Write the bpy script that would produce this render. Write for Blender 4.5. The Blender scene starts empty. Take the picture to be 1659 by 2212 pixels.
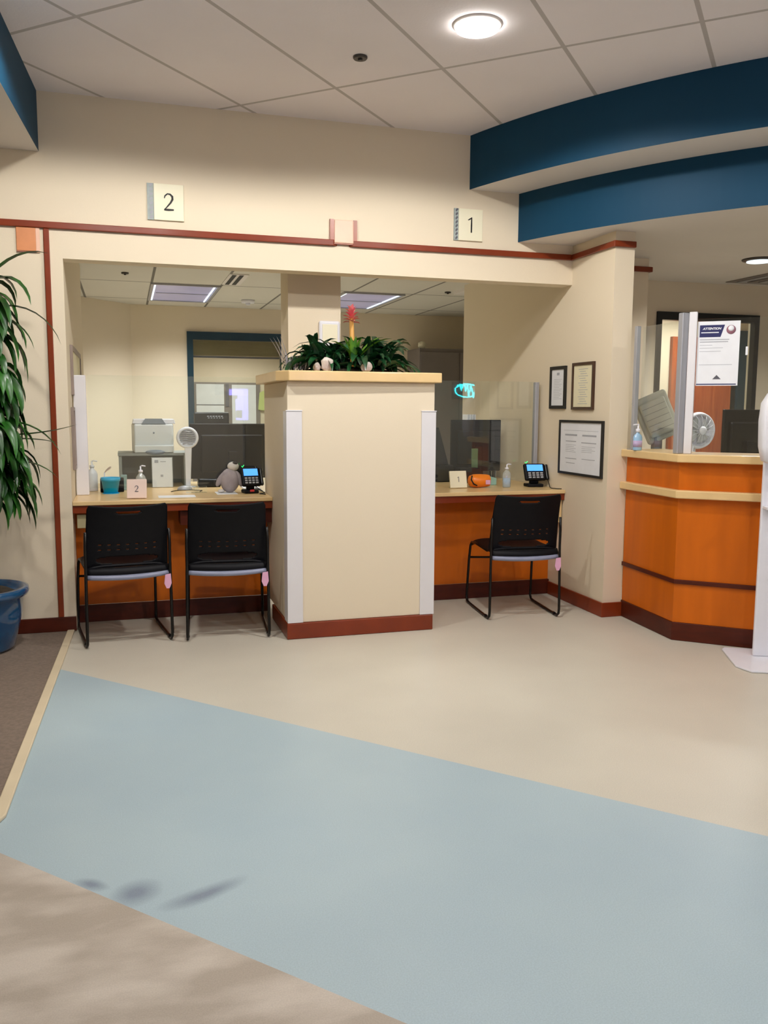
import bpy, bmesh, math, random
from mathutils import Vector, Matrix, Euler
from math import sin, cos, pi, radians as R_
random.seed(7)
S = bpy.context.scene
C = S.collection
# ------------------------------------------------------------------ camera
F, YAW, PITCH, ROLL = 1850.447, R_(16.75328), R_(6.85858), R_(0.31529)
f = Vector((sin(YAW)*cos(PITCH), cos(YAW)*cos(PITCH), -sin(PITCH)))
r = Vector((cos(YAW), -sin(YAW), 0)); u = r.cross(f)
r2 = r*cos(ROLL)+u*sin(ROLL); u2 = -r*sin(ROLL)+u*cos(ROLL)
cam = bpy.data.objects.new('camera', bpy.data.cameras.new('camera')); C.objects.link(cam)
m = Matrix((r2, u2, -f)).transposed().to_4x4(); m.translation = Vector((0, 0, 1.3)); cam.matrix_world = m
cam.data.sensor_fit = 'VERTICAL'; cam.data.sensor_height = 36; cam.data.lens = 36*F/2212
cam.data.clip_start = .05
S.camera = cam
# ------------------------------------------------------------------ world / exposure
w = bpy.data.worlds.new('world'); S.world = w; w.use_nodes = True
w.node_tree.nodes['Background'].inputs[0].default_value = (.9, .85, .8, 1)
w.node_tree.nodes['Background'].inputs[1].default_value = .05
vs = S.view_settings; vs.view_transform = 'Standard'; vs.look = 'None'; vs.gamma = 1; vs.use_curve_mapping = False
vs.exposure = 0.42
LAMP_W = 100.0
WARM = (1.0, .97, .935)
def area(name, loc, size, power, col=WARM, spread=150, sizey=None, rot=(0, 0, 0)):
    l = bpy.data.lights.new(name, 'AREA'); l.energy = power; l.color = col; l.spread = R_(spread)
    if sizey: l.shape = 'RECTANGLE'; l.size = size; l.size_y = sizey
    else: l.shape = 'DISK'; l.size = size
    o = bpy.data.objects.new(name, l); C.objects.link(o); o.location = loc; o.rotation_euler = rot
    return o
# positions of the recessed ceiling lamps of the hall (first one is in the picture)
LAMPS = [(1.55, 3.75, 1.0), (-.06, 3.72, .95), (2.35, 2.45, .5), (.35, 2.35, .5), (-1.6, 2.3, .5), (-1.3, .4, 1.0), (1.2, -.5, 1.2), (3.6, .3, 1.0)]
for i, (x, y, k) in enumerate(LAMPS):
    l = bpy.data.lights.new('downlight_glow', 'SPOT'); l.energy = LAMP_W*k; l.color = WARM
    l.spot_size = R_(165); l.spot_blend = .2; l.shadow_soft_size = .075
    o = bpy.data.objects.new('downlight_glow', l); C.objects.link(o); o.location = (x, y, 2.972)
# office troffers (louvred, so narrow spread), added unseen office fill lamps, reception lights
area('troffer_and_fill_glow', (.56, 8.65, 2.36), .5, 24, (.97, .99, 1.0), 125, 1.1)
area('troffer_and_fill_glow', (2.32, 8.85, 2.36), .5, 13, (.97, .99, 1.0), 105, 1.1)
area('troffer_and_fill_glow', (.7, 6.4, 2.36), .5, 6, (.97, .99, 1.0), 75, 1.0)  # unseen fill lamp added to brighten the left desk, no troffer here
area('troffer_and_fill_glow', (2.1, 6.5, 2.36), .4, 2.0, (.97, .99, 1.0), 55, .6)  # weaker unseen fill lamp added above the right desk, no troffer here
area('adjoining_room_glow', (1.4, 11.2, 2.36), 1.0, 24, (1, .97, .90), 150)
area('reception_glow', (4.35, 5.23, 2.345), .16, 15, WARM, 140)
area('corridor_glow', (5.3, 6.95, 2.35), .4, 16, (1, .98, .95), 160)

# ------------------------------------------------------------------ materials
def srgb(r, g, b):
    return tuple(((c/255)/12.92 if c/255 <= .04045 else ((c/255+.055)/1.055)**2.4) for c in (r, g, b))
MATS = {}
def mat(name, rgb, rough=.5, metal=0, var=.06, scale=6, spec=.5, stretch=(1, 1, 1), bump=0, bscale=200, emit=None, estr=0, coat=0, rgb2=None, detail=3):
    m = bpy.data.materials.new(name); m.use_nodes = True; nt = m.node_tree; N = nt.nodes; L = nt.links
    b = N['Principled BSDF']; b.inputs['Roughness'].default_value = rough; b.inputs['Metallic'].default_value = metal
    b.inputs['Specular IOR Level'].default_value = spec
    if coat: b.inputs['Coat Weight'].default_value = coat; b.inputs['Coat Roughness'].default_value = .12
    c = srgb(*rgb); c2 = srgb(*rgb2) if rgb2 else tuple(x*(1-var*2) for x in c)
    tc = N.new('ShaderNodeTexCoord'); mp = N.new('ShaderNodeMapping'); mp.inputs['Scale'].default_value = stretch
    L.new(tc.outputs['Object'], mp.inputs[0])
    nz = N.new('ShaderNodeTexNoise'); nz.inputs['Scale'].default_value = scale; nz.inputs['Detail'].default_value = detail
    L.new(mp.outputs[0], nz.inputs['Vector'])
    mx = N.new('ShaderNodeMix'); mx.data_type = 'RGBA'
    mx.inputs[6].default_value = (*c, 1); mx.inputs[7].default_value = (*c2, 1)
    mr = N.new('ShaderNodeMapRange'); mr.inputs[1].default_value = .3; mr.inputs[2].default_value = .7
    L.new(nz.outputs[0], mr.inputs[0]); L.new(mr.outputs[0], mx.inputs[0]); L.new(mx.outputs[2], b.inputs['Base Color'])
    if bump:
        n2 = N.new('ShaderNodeTexNoise'); n2.inputs['Scale'].default_value = bscale; L.new(tc.outputs['Object'], n2.inputs['Vector'])
        bp = N.new('ShaderNodeBump'); bp.inputs['Strength'].default_value = bump; bp.inputs['Distance'].default_value = .002
        L.new(n2.outputs[0], bp.inputs['Height']); L.new(bp.outputs[0], b.inputs['Normal'])
    if emit:
        b.inputs['Emission Color'].default_value = (*srgb(*emit), 1); b.inputs['Emission Strength'].default_value = estr
    MATS[name] = m
    return m
wall_m = mat('wall_paint', (230, 216, 190), .75, var=.015, scale=1.2, bump=.15)
plaster = mat('plaster_white', (226, 220, 214), .8, var=.02, scale=2, bump=.1)
blue_p = mat('teal_blue_paint', (8, 64, 92), .6, var=.04, scale=2, spec=.25)
orangewood = mat('cherry_veneer', (212, 106, 6), .45, var=.10, scale=3, stretch=(3, 3, .35), coat=.06, spec=.3)
mahog = mat('mahogany', (84, 28, 8), .45, var=.15, scale=8, stretch=(1, 1, 4), coat=.05, spec=.3)
mahog_trim = mat('mahogany_trim', (134, 52, 18), .35, var=.12, scale=5, coat=.12, spec=.35)
maple = mat('maple_laminate', (232, 199, 142), .35, var=.04, scale=9, coat=.2)
black_pl = mat('black_plastic', (11, 11, 16), .5, spec=.18, var=.1, scale=30, bump=.15)
black_gl = mat('black_gloss', (12, 12, 14), .25, spec=.3, var=.1)
rim_pl = mat('plastic_lit_rim', (142, 147, 170), .35, var=.08, scale=20)  # seat rim of the black chairs, colour lightened as if lit from above
dark_metal = mat('black_steel', (34, 32, 30), .28, metal=.6, var=.1, scale=30)
white_pl = mat('white_plastic', (232, 232, 238), .4, var=.03)
white_mt = mat('white_guard', (226, 224, 226), .4, var=.02)
alu = mat('brushed_aluminium', (176, 177, 182), .42, metal=.35, var=.05, scale=20, stretch=(8, 8, .5))
paper = mat('white_paper', (233, 235, 238), .8, var=.03, scale=10)
cream_paper = mat('cream_paper', (232, 224, 190), .8, var=.03, scale=10)
ink = mat('ink_grey', (96, 96, 104), .8, var=.1)
ink_light = mat('ink_pale_grey', (176, 178, 184), .8, var=.1)
ink_black = mat('ink_black', (28, 26, 22), .6)
cream_plate = mat('cream_plate', (240, 234, 205), .5, var=.02)
grey_strip = mat('grey_green_strip', (165, 175, 170), .5, var=.1, scale=40)
copper = mat('copper_tile', (222, 146, 96), .4, var=.06, scale=12)
pink_tile = mat('pink_tile', (240, 196, 170), .45, var=.04, scale=8)
tileframe = mat('tile_frame', (176, 112, 92), .35, var=.1)
leaf_m = mat('leaf_green', (48, 112, 34), .34, rgb2=(12, 38, 14), scale=9, spec=.6)
leaf_d = mat('leaf_dark', (30, 84, 44), .3, rgb2=(10, 36, 18), scale=18, spec=.7)
leaf_l = mat('leaf_lime', (120, 168, 44), .4, rgb2=(56, 112, 28), scale=12)
pink_fl = mat('flower_pink', (238, 96, 122), .6, rgb2=(226, 150, 130), scale=14)
stem_or = mat('stem_orange', (214, 160, 80), .6, var=.1)
cane_m = mat('cane_bark', (92, 78, 54), .8, var=.2, scale=30)
soil = mat('soil', (60, 50, 36), .95, var=.3, scale=40, bump=.6)
pot_blue = mat('glazed_blue', (18, 92, 140), .12, rgb2=(10, 60, 100), scale=5, coat=.8)
grey_met = mat('grey_cabinet', (128, 120, 116), .5, var=.04)
beige_pl = mat('grey_beige_plastic', (176, 178, 166), .5, var=.05, scale=5)
printer_m = mat('printer_white', (220, 224, 224), .4, var=.03)
printer_g = mat('printer_grey', (132, 142, 152), .45, var=.05)
teal_fr = mat('teal_frame', (12, 52, 66), .4, var=.05)
dark_fr = mat('dark_frame', (14, 20, 24), .4, var=.1)
frame_brown = mat('frame_brown', (70, 42, 28), .35, var=.15, scale=20)
frame_pale = mat('frame_pale', (150, 134, 124), .4, var=.1)
plush_g = mat('plush_grey', (182, 173, 177), .95, var=.14, scale=14, bump=.8, bscale=120)
plush_w = mat('plush_white', (226, 222, 216), .95, var=.08, bump=.8, bscale=120)
plush_k = mat('plush_dark', (80, 76, 72), .95, var=.1)
cyan_pl = mat('cyan_plastic', (14, 176, 228), .35, var=.05)
orange_pl = mat('orange_plastic', (245, 132, 22), .35, var=.05)
pink_tag = mat('pink_tag', (232, 176, 206), .6, var=.08)
pink_card = mat('pink_card', (238, 214, 200), .5, var=.03)
gel_blue = mat('blue_gel', (160, 198, 228), .15, var=.05)
red_m = mat('red_plastic', (206, 52, 60), .4)
navy = mat('navy_ink', (34, 38, 92), .6, var=.05)
plum = mat('plum_ink', (160, 110, 124), .6, var=.1)
khaki = mat('khaki_blind', (176, 164, 124), .6, var=.05)
reddoor = mat('red_oak_door', (186, 102, 58), .4, rgb2=(150, 62, 34), scale=4, stretch=(9, 9, .5), coat=.2)
stone = mat('pale_stone', (226, 218, 204), .6, rgb2=(168, 152, 148), scale=14)
twig_m = mat('dried_twig_silver', (196, 192, 196), .6, var=.1)
lime_note = mat('lime_note', (200, 214, 130), .7)
steel_g = mat('shelf_grey', (150, 154, 148), .45, metal=.2)
strip_m = mat('carpet_edge_strip', (220, 204, 172), .5, var=.04)
screen_b = mat('screen_blue', (90, 160, 240), .3, emit=(70, 150, 245), estr=.9)
screen_l = mat('screen_lavender', (200, 190, 255), .3, emit=(140, 128, 255), estr=9)
green_led = mat('green_led', (60, 240, 130), .3, emit=(40, 240, 110), estr=1.5)
neon_c = mat('neon_cyan', (60, 230, 235), .3, emit=(20, 215, 230), estr=30)
lamp_e = mat('lamp_lens', (255, 250, 240), .3, emit=(255, 250, 244), estr=20)
lens_soft = mat('troffer_tube', (230, 240, 245), .3, emit=(225, 240, 245), estr=1.0)
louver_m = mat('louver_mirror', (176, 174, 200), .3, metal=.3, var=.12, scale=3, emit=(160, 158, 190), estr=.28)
sink_m = mat('sprinkler_metal', (70, 66, 62), .4, metal=.5)

def glass_mat(name, tint=(.965, .985, .975), base=.045, k=.6, haze=0.0):
    m = bpy.data.materials.new(name); m.use_nodes = True; nt = m.node_tree; N = nt.nodes; L = nt.links
    N.remove(N['Principled BSDF']); out = N['Material Output']
    tr = N.new('ShaderNodeBsdfTransparent'); tr.inputs[0].default_value = (*tint, 1)
    gl = N.new('ShaderNodeBsdfGlossy'); gl.inputs['Roughness'].default_value = .02; gl.inputs[0].default_value = (1, 1, 1, 1)
    lw = N.new('ShaderNodeLayerWeight'); lw.inputs[0].default_value = .5
    p = N.new('ShaderNodeMath'); p.operation = 'POWER'; p.inputs[1].default_value = 4; L.new(lw.outputs['Facing'], p.inputs[0])
    a = N.new('ShaderNodeMath'); a.operation = 'MULTIPLY_ADD'; a.inputs[1].default_value = k; a.inputs[2].default_value = base
    L.new(p.outputs[0], a.inputs[0])
    mx = N.new('ShaderNodeMixShader'); L.new(a.outputs[0], mx.inputs[0]); L.new(tr.outputs[0], mx.inputs[1]); L.new(gl.outputs[0], mx.inputs[2])
    last = mx
    if haze:
        df = N.new('ShaderNodeBsdfDiffuse'); df.inputs[0].default_value = (.85, .87, .85, 1)
        m2 = N.new('ShaderNodeMixShader'); m2.inputs[0].default_value = haze
        L.new(mx.outputs[0], m2.inputs[1]); L.new(df.outputs[0], m2.inputs[2]); last = m2
    L.new(last.outputs[0], out.inputs[0])
    return m
plexi = glass_mat('clear_plexiglass', haze=.012)
plexi2 = glass_mat('clear_plexiglass_screen', haze=.006)
clear_pl = glass_mat('clear_bottle_plastic', tint=(.9, .94, .95), base=.1, haze=.25)
winglass = glass_mat('window_glass', haze=.0)

def ceiling_mat(name, ang, sn, sa, off_n, off_a, rgb, line_rgb, wn):
    m = mat(name, rgb, .85, var=.025, scale=1.5, bump=.35, bscale=90); nt = m.node_tree; N = nt.nodes; L = nt.links
    b = N['Principled BSDF']; src = b.inputs['Base Color'].links[0].from_socket
    tc = N.new('ShaderNodeTexCoord'); sp = N.new('ShaderNodeSeparateXYZ'); L.new(tc.outputs['Object'], sp.inputs[0])
    def lin(a, b_, c, per):   # distance to nearest line of a*x+b*y = c + k*per
        m1 = N.new('ShaderNodeMath'); m1.operation = 'MULTIPLY'; m1.inputs[1].default_value = a; L.new(sp.outputs[0], m1.inputs[0])
        m2 = N.new('ShaderNodeMath'); m2.operation = 'MULTIPLY_ADD'; m2.inputs[1].default_value = b_; L.new(sp.outputs[1], m2.inputs[0]); L.new(m1.outputs[0], m2.inputs[2])
        m3 = N.new('ShaderNodeMath'); m3.operation = 'SUBTRACT'; L.new(m2.outputs[0], m3.inputs[0]); m3.inputs[1].default_value = c
        m4 = N.new('ShaderNodeMath'); m4.operation = 'PINGPONG'; L.new(m3.outputs[0], m4.inputs[0]); m4.inputs[1].default_value = per/2
        m5 = N.new('ShaderNodeMath'); m5.operation = 'LESS_THAN'; L.new(m4.outputs[0], m5.inputs[0]); m5.inputs[1].default_value = wn
        return m5
    a1 = lin(sin(ang), -cos(ang), off_n, sn); a2 = lin(cos(ang), sin(ang), off_a, sa)
    mx = N.new('ShaderNodeMath'); mx.operation = 'MAXIMUM'; L.new(a1.outputs[0], mx.inputs[0]); L.new(a2.outputs[0], mx.inputs[1])
    cm = N.new('ShaderNodeMix'); cm.data_type = 'RGBA'; cm.inputs[7].default_value = (*srgb(*line_rgb), 1)
    L.new(src, cm.inputs[6]); L.new(mx.outputs[0], cm.inputs[0]); L.new(cm.outputs[2], b.inputs['Base Color'])
    return m
ceil_m = ceiling_mat('ceiling_tiles', R_(47.2), .615, 1.22, -1.739, 4.20, (244, 238, 240), (192, 186, 184), .0105)
ceil_o = ceiling_mat('office_ceiling_tiles', R_(90), .61, 1.22, .26, 8.02, (216, 212, 200), (120, 116, 108), .011)

def floor_mat():
    m = mat('vinyl_floor', (206, 200, 184), .38, var=.03, scale=2.5, spec=.35); nt = m.node_tree; N = nt.nodes; L = nt.links
    b = N['Principled BSDF']; src = b.inputs['Base Color'].links[0].from_socket
    tc = N.new('ShaderNodeTexCoord'); sp = N.new('ShaderNodeSeparateXYZ'); L.new(tc.outputs['Object'], sp.inputs[0])
    m1 = N.new('ShaderNodeMath'); m1.operation = 'MULTIPLY'; m1.inputs[1].default_value = .735; L.new(sp.outputs[0], m1.inputs[0])
    m2 = N.new('ShaderNodeMath'); m2.operation = 'MULTIPLY_ADD'; m2.inputs[1].default_value = .678; L.new(sp.outputs[1], m2.inputs[0]); L.new(m1.outputs[0], m2.inputs[2])
    def cmp(op, v, src_):
        n = N.new('ShaderNodeMath'); n.operation = op; n.inputs[1].default_value = v; L.new(src_, n.inputs[0]); return n
    lo = cmp('GREATER_THAN', 1.476, m2.outputs[0]); hi = cmp('LESS_THAN', 2.757, m2.outputs[0])
    band = N.new('ShaderNodeMath'); band.operation = 'MULTIPLY'; L.new(lo.outputs[0], band.inputs[0]); L.new(hi.outputs[0], band.inputs[1])
    STAINS = ((-.01, 2.265, .06, .055, .9), (.17, 2.225, .10, .028, .45), (-.135, 2.345, .045, .022, -.6))
    # blue with fine speckle and soft mottling
    nz = N.new('ShaderNodeTexNoise'); nz.inputs['Scale'].default_value = 2.2; nz.inputs['Detail'].default_value = 6; L.new(tc.outputs['Object'], nz.inputs['Vector'])
    bl = N.new('ShaderNodeMix'); bl.data_type = 'RGBA'; bl.inputs[6].default_value = (*srgb(178, 196, 200), 1); bl.inputs[7].default_value = (*srgb(162, 182, 192), 1)
    L.new(nz.outputs[0], bl.inputs[0])
    # scuffed dirt marks on the blue near its front edge
    last = bl.outputs[2]
    for (cx, cy, rx, ry, an) in STAINS:
        mp = N.new('ShaderNodeMapping'); mp.vector_type = 'TEXTURE'; mp.inputs['Location'].default_value = (cx, cy, 0); mp.inputs['Rotation'].default_value = (0, 0, an); mp.inputs['Scale'].default_value = (rx, ry, 1)
        nd = N.new('ShaderNodeVectorMath'); nd.operation = 'MULTIPLY_ADD'; nd.inputs[1].default_value = (.12, .12, 0)
        L.new(nz.outputs['Color'], nd.inputs[0]); L.new(tc.outputs['Object'], nd.inputs[2]); 
        sb = N.new('ShaderNodeVectorMath'); sb.operation = 'SUBTRACT'; sb.inputs[1].default_value = (.06, .06, 0); L.new(nd.outputs[0], sb.inputs[0])
        L.new(sb.outputs[0], mp.inputs[0])
        ln = N.new('ShaderNodeVectorMath'); ln.operation = 'LENGTH'; L.new(mp.outputs[0], ln.inputs[0])
        mr = N.new('ShaderNodeMapRange'); mr.inputs[1].default_value = .3; mr.inputs[2].default_value = 1.4; mr.inputs[3].default_value = .75; mr.inputs[4].default_value = 0; mr.clamp = True
        L.new(ln.outputs['Value'], mr.inputs[0])
        st = N.new('ShaderNodeMix'); st.data_type = 'RGBA'; st.inputs[7].default_value = (*srgb(112, 122, 140), 1)
        L.new(last, st.inputs[6]); L.new(mr.outputs[0], st.inputs[0]); last = st.outputs[2]
    # front part: greyer beige with worn streaks
    n3 = N.new('ShaderNodeTexNoise'); n3.inputs['Scale'].default_value = 3.0; n3.inputs['Detail'].default_value = 4
    mp3 = N.new('ShaderNodeMapping'); mp3.inputs['Scale'].default_value = (1, 2.2, 1); L.new(tc.outputs['Object'], mp3.inputs[0]); L.new(mp3.outputs[0], n3.inputs['Vector'])
    r3 = N.new('ShaderNodeMapRange'); r3.inputs[1].default_value = .42; r3.inputs[2].default_value = .62; L.new(n3.outputs[0], r3.inputs[0])
    fr = N.new('ShaderNodeMix'); fr.data_type = 'RGBA'; fr.inputs[6].default_value = (*srgb(172, 161, 147), 1); fr.inputs[7].default_value = (*srgb(198, 188, 175), 1)
    L.new(r3.outputs[0], fr.inputs[0])
    x1 = N.new('ShaderNodeMix'); x1.data_type = 'RGBA'; L.new(lo.outputs[0], x1.inputs[0]); L.new(fr.outputs[2], x1.inputs[6]); L.new(src, x1.inputs[7])
    x2 = N.new('ShaderNodeMix'); x2.data_type = 'RGBA'; L.new(band.outputs[0], x2.inputs[0]); L.new(x1.outputs[2], x2.inputs[6]); L.new(last, x2.inputs[7])
    # speckle
    n4 = N.new('ShaderNodeTexNoise'); n4.inputs['Scale'].default_value = 260; n4.inputs['Detail'].default_value = 1; L.new(tc.outputs['Object'], n4.inputs['Vector'])
    r4 = N.new('ShaderNodeMapRange'); r4.inputs[1].default_value = .3; r4.inputs[2].default_value = .7; r4.inputs[3].default_value = .93; r4.inputs[4].default_value = 1.05; L.new(n4.outputs[0], r4.inputs[0])
    vm = N.new('ShaderNodeVectorMath'); vm.operation = 'SCALE'; L.new(x2.outputs[2], vm.inputs[0]); L.new(r4.outputs[0], vm.inputs['Scale'])
    L.new(vm.outputs[0], b.inputs['Base Color'])
    return m
floor_m = floor_mat()
carpet_m = mat('carpet_taupe', (134, 118, 104), .95, var=.12, scale=60, bump=.8, bscale=300)

# ------------------------------------------------------------------ mesh helpers
class MB:
    def __init__(s): s.bm = bmesh.new()
    def box(s, a, b, bev=0, mi=0):
        x0, y0, z0 = a; x1, y1, z1 = b
        n0 = len(s.bm.faces)
        v = [s.bm.verts.new(p) for p in ((x0, y0, z0), (x1, y0, z0), (x1, y1, z0), (x0, y1, z0), (x0, y0, z1), (x1, y0, z1), (x1, y1, z1), (x0, y1, z1))]
        fs = [s.bm.faces.new([v[i] for i in q]) for q in ((0, 3, 2, 1), (4, 5, 6, 7), (0, 1, 5, 4), (1, 2, 6, 5), (2, 3, 7, 6), (3, 0, 4, 7))]
        for q in fs: q.material_index = mi
        if bev:
            es = list({e for q in fs for e in q.edges})
            bmesh.ops.bevel(s.bm, geom=es, offset=bev, segments=2, affect='EDGES', profile=.5)
        return s
    def prism(s, pts, z0, z1, mi_side=0, mi_bot=0, mi_top=0):
        a = [s.bm.verts.new((p[0], p[1], z0)) for p in pts]; b = [s.bm.verts.new((p[0], p[1], z1)) for p in pts]
        n = len(pts); q = s.bm.faces.new(a); q.material_index = mi_bot; q = s.bm.faces.new(b); q.material_index = mi_top
        for i in range(n):
            q = s.bm.faces.new((a[i], a[(i+1) % n], b[(i+1) % n], b[i])); q.material_index = mi_side
        return s
    def tube(s, pts, rad, n=8, caps=True, mi=0):
        pts = [Vector(p) for p in pts]; rings = []
        rads = rad if isinstance(rad, (list, tuple)) else [rad]*len(pts)
        prev = None
        for i, p in enumerate(pts):
            t = (pts[min(i+1, len(pts)-1)]-pts[max(i-1, 0)]).normalized()
            if prev is None:
                a = Vector((0, 0, 1)) if abs(t.z) < .9 else Vector((1, 0, 0)); x = t.cross(a).normalized()
            else:
                x = (prev - t*prev.dot(t)); x = x.normalized() if x.length > 1e-6 else t.orthogonal().normalized()
            prev = x; y = t.cross(x)
            rings.append([s.bm.verts.new(p+(x*cos(2*pi*k/n)+y*sin(2*pi*k/n))*rads[i]) for k in range(n)])
        for i in range(len(rings)-1):
            for k in range(n):
                q = s.bm.faces.new((rings[i][k], rings[i][(k+1) % n], rings[i+1][(k+1) % n], rings[i+1][k])); q.smooth = True; q.material_index = mi
        if caps:
            s.bm.faces.new(rings[0][::-1]).material_index = mi; s.bm.faces.new(rings[-1]).material_index = mi
        return s
    def lathe(s, prof, c=(0, 0, 0), n=24, sx=1, sy=1, mi=0):
        rings = []
        for rr, z in prof:
            rings.append([s.bm.verts.new((c[0]+rr*sx*cos(2*pi*k/n), c[1]+rr*sy*sin(2*pi*k/n), c[2]+z)) for k in range(n)])
        for i in range(len(rings)-1):
            for k in range(n):
                q = s.bm.faces.new((rings[i][k], rings[i][(k+1) % n], rings[i+1][(k+1) % n], rings[i+1][k])); q.smooth = True; q.material_index = mi
        s.bm.faces.new(rings[0][::-1]).material_index = mi; s.bm.faces.new(rings[-1]).material_index = mi
        return s
    def ball(s, c, rx, ry, rz, n=16, mi=0):
        r_ = bmesh.ops.create_uvsphere(s.bm, u_segments=n, v_segments=max(6, n//2), radius=1)
        for v in r_['verts']: v.co = Vector((c[0]+v.co.x*rx, c[1]+v.co.y*ry, c[2]+v.co.z*rz))
        for v in r_['verts']:
            for q in v.link_faces: q.smooth = True; q.material_index = mi
        return s
    def poly(s, pts, mi=0):
        q = s.bm.faces.new([s.bm.verts.new(p) for p in pts]); q.material_index = mi; return s
    def grid(s, fn, nu, nv, skip=None, mi=0):
        vs = [[s.bm.verts.new(fn(i/nu, j/nv)) for j in range(nv+1)] for i in range(nu+1)]
        for i in range(nu):
            for j in range(nv):
                if skip and skip((i+.5)/nu, (j+.5)/nv): continue
                q = s.bm.faces.new((vs[i][j], vs[i+1][j], vs[i+1][j+1], vs[i][j+1])); q.smooth = True; q.material_index = mi
        return s
    def leaf(s, p, az, el, length, width, droop, seg=7, fold=.25, mi=0, twist=0):
        p = Vector(p); d = Vector((cos(az)*cos(el), sin(az)*cos(el), sin(el)))
        pts = [p.copy()]; st = length/seg
        for i in range(seg):
            p = p + d*st; pts.append(p.copy()); d = (d+Vector((0, 0, -droop/seg*(1+i*.35)))).normalized()
        vl = []
        for i, q in enumerate(pts):
            t = i/seg; wd = width*(sin(pi*min(1, t*.85+.12))**.8)*(1 if t < 1 else 0)
            if i == seg: wd = .0008
            tan = (pts[min(i+1, seg)]-pts[max(i-1, 0)]).normalized(); sd = Vector((0, 0, 1)).cross(tan)
            sd = sd.normalized() if sd.length > 1e-4 else Vector((1, 0, 0)); up = tan.cross(sd)
            sd = (sd*cos(twist)+up*sin(twist)); up = tan.cross(sd)
            vl.append([s.bm.verts.new(q-sd*wd/2+up*wd*fold), s.bm.verts.new(q), s.bm.verts.new(q+sd*wd/2+up*wd*fold)])
        for i in range(seg):
            for k in (0, 1):
                fc = s.bm.faces.new((vl[i][k], vl[i][k+1], vl[i+1][k+1], vl[i+1][k])); fc.smooth = True; fc.material_index = mi
        return s
    def xf(s, M):
        bmesh.ops.transform(s.bm, matrix=M, verts=s.bm.verts); return s
    def build(s, name, mats, parent=None, mods=None):
        bmesh.ops.recalc_face_normals(s.bm, faces=s.bm.faces)
        me = bpy.data.meshes.new(name); s.bm.to_mesh(me); s.bm.free()
        for m_ in (mats if isinstance(mats, (list, tuple)) else [mats]): me.materials.append(m_)
        o = bpy.data.objects.new(name, me); C.objects.link(o)
        if parent:
            o.parent = parent
            root = parent
            while root.parent: root = root.parent
            if parent is root: o.matrix_parent_inverse = Matrix(root['_inv']) if '_inv' in root else Matrix.Identity(4)
        return o
INV = {}
def thing(name, label, cat, loc=(0, 0, 0), group=None):
    o = bpy.data.objects.new(name, None); C.objects.link(o); o.empty_display_size = .1
    o.location = loc; o['label'] = label; o['category'] = cat
    if group: o['group'] = group
    INV[o.name] = Matrix.Translation(-Vector(loc))
    return o
def _build(self, name, mats, parent=None):
    bmesh.ops.recalc_face_normals(self.bm, faces=self.bm.faces)
    me = bpy.data.meshes.new(name); self.bm.to_mesh(me); self.bm.free()
    for m_ in (mats if isinstance(mats, (list, tuple)) else [mats]): me.materials.append(m_)
    o = bpy.data.objects.new(name, me); C.objects.link(o)
    if parent is not None:
        o.parent = parent
        if parent.name in INV: o.matrix_parent_inverse = INV[parent.name]
    return o
MB.build = _build
def origin(o, loc):
    o.data.transform(Matrix.Translation(-Vector(loc))); o.location = loc; return o
def tag(o, label, cat, group=None, loc=None):
    o['label'] = label; o['category'] = cat
    if group: o['group'] = group
    if loc: origin(o, loc)
    return o
def struct(o): o['kind'] = 'structure'; return o
def bx(a, b, bev=0): return MB().box(a, b, bev)
def mod_bevel(o, w_=.003, seg=2):
    md = o.modifiers.new('bevel', 'BEVEL'); md.width = w_; md.segments = seg; md.limit_method = 'ANGLE'; return o
def mod_solid(o, t, off=-1):
    md = o.modifiers.new('solid', 'SOLIDIFY'); md.thickness = t; md.offset = off; return o
def mod_sub(o, n=1):
    md = o.modifiers.new('sub', 'SUBSURF'); md.levels = n; md.render_levels = n; return o
def text_mesh(name, body, size, M, mat_, parent, extrude=.0006, shear=0, bold=0):
    cu = bpy.data.curves.new(name, 'FONT'); cu.body = body; cu.size = size; cu.extrude = extrude; cu.align_x = 'CENTER'; cu.align_y = 'CENTER'; cu.shear = shear; cu.offset = bold
    t = bpy.data.objects.new('tmp', cu); C.objects.link(t)
    me = bpy.data.meshes.new_from_object(t.evaluated_get(bpy.context.evaluated_depsgraph_get()))
    bpy.data.objects.remove(t); me.transform(M); me.materials.clear(); me.materials.append(mat_)
    o = bpy.data.objects.new(name, me); C.objects.link(o); o.parent = parent
    if parent.name in INV: o.matrix_parent_inverse = INV[parent.name]
    return o
XZ = Matrix.Rotation(pi/2, 4, 'X')   # text facing -Y

# ================================================================== STRUCTURE
YW = 5.202; ZC = 2.998; XR = 2.856; XL = -.306; HB = 2.12
# floor (one slab of sheet vinyl) and the raised carpet beyond its edge strip at the left
struct(MB().box((-4, -2.6, -.1), (8.6, 12.7, 0)).build('floor', floor_m))
struct(MB().prism([(-.345, 5.2), (-.43, 2.80), (-.50, 2.745), (-4, 2.66), (-4, 5.2)], 0.0005, .006).build('floor_carpet', carpet_m))
# edge strip
pts = [(-.318, 5.19), (-.36, 3.98), (-.40, 2.83), (-.425, 2.765), (-.50, 2.725), (-4, 2.64)]
pin = [(-.357, 5.19), (-.40, 3.98), (-.44, 2.85), (-.46, 2.81), (-.51, 2.785), (-4, 2.70)]
struct(mod_bevel(MB().prism(pts+pin[::-1], .0005, .014).build('trim_carpet_edge', strip_m), .004))
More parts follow.
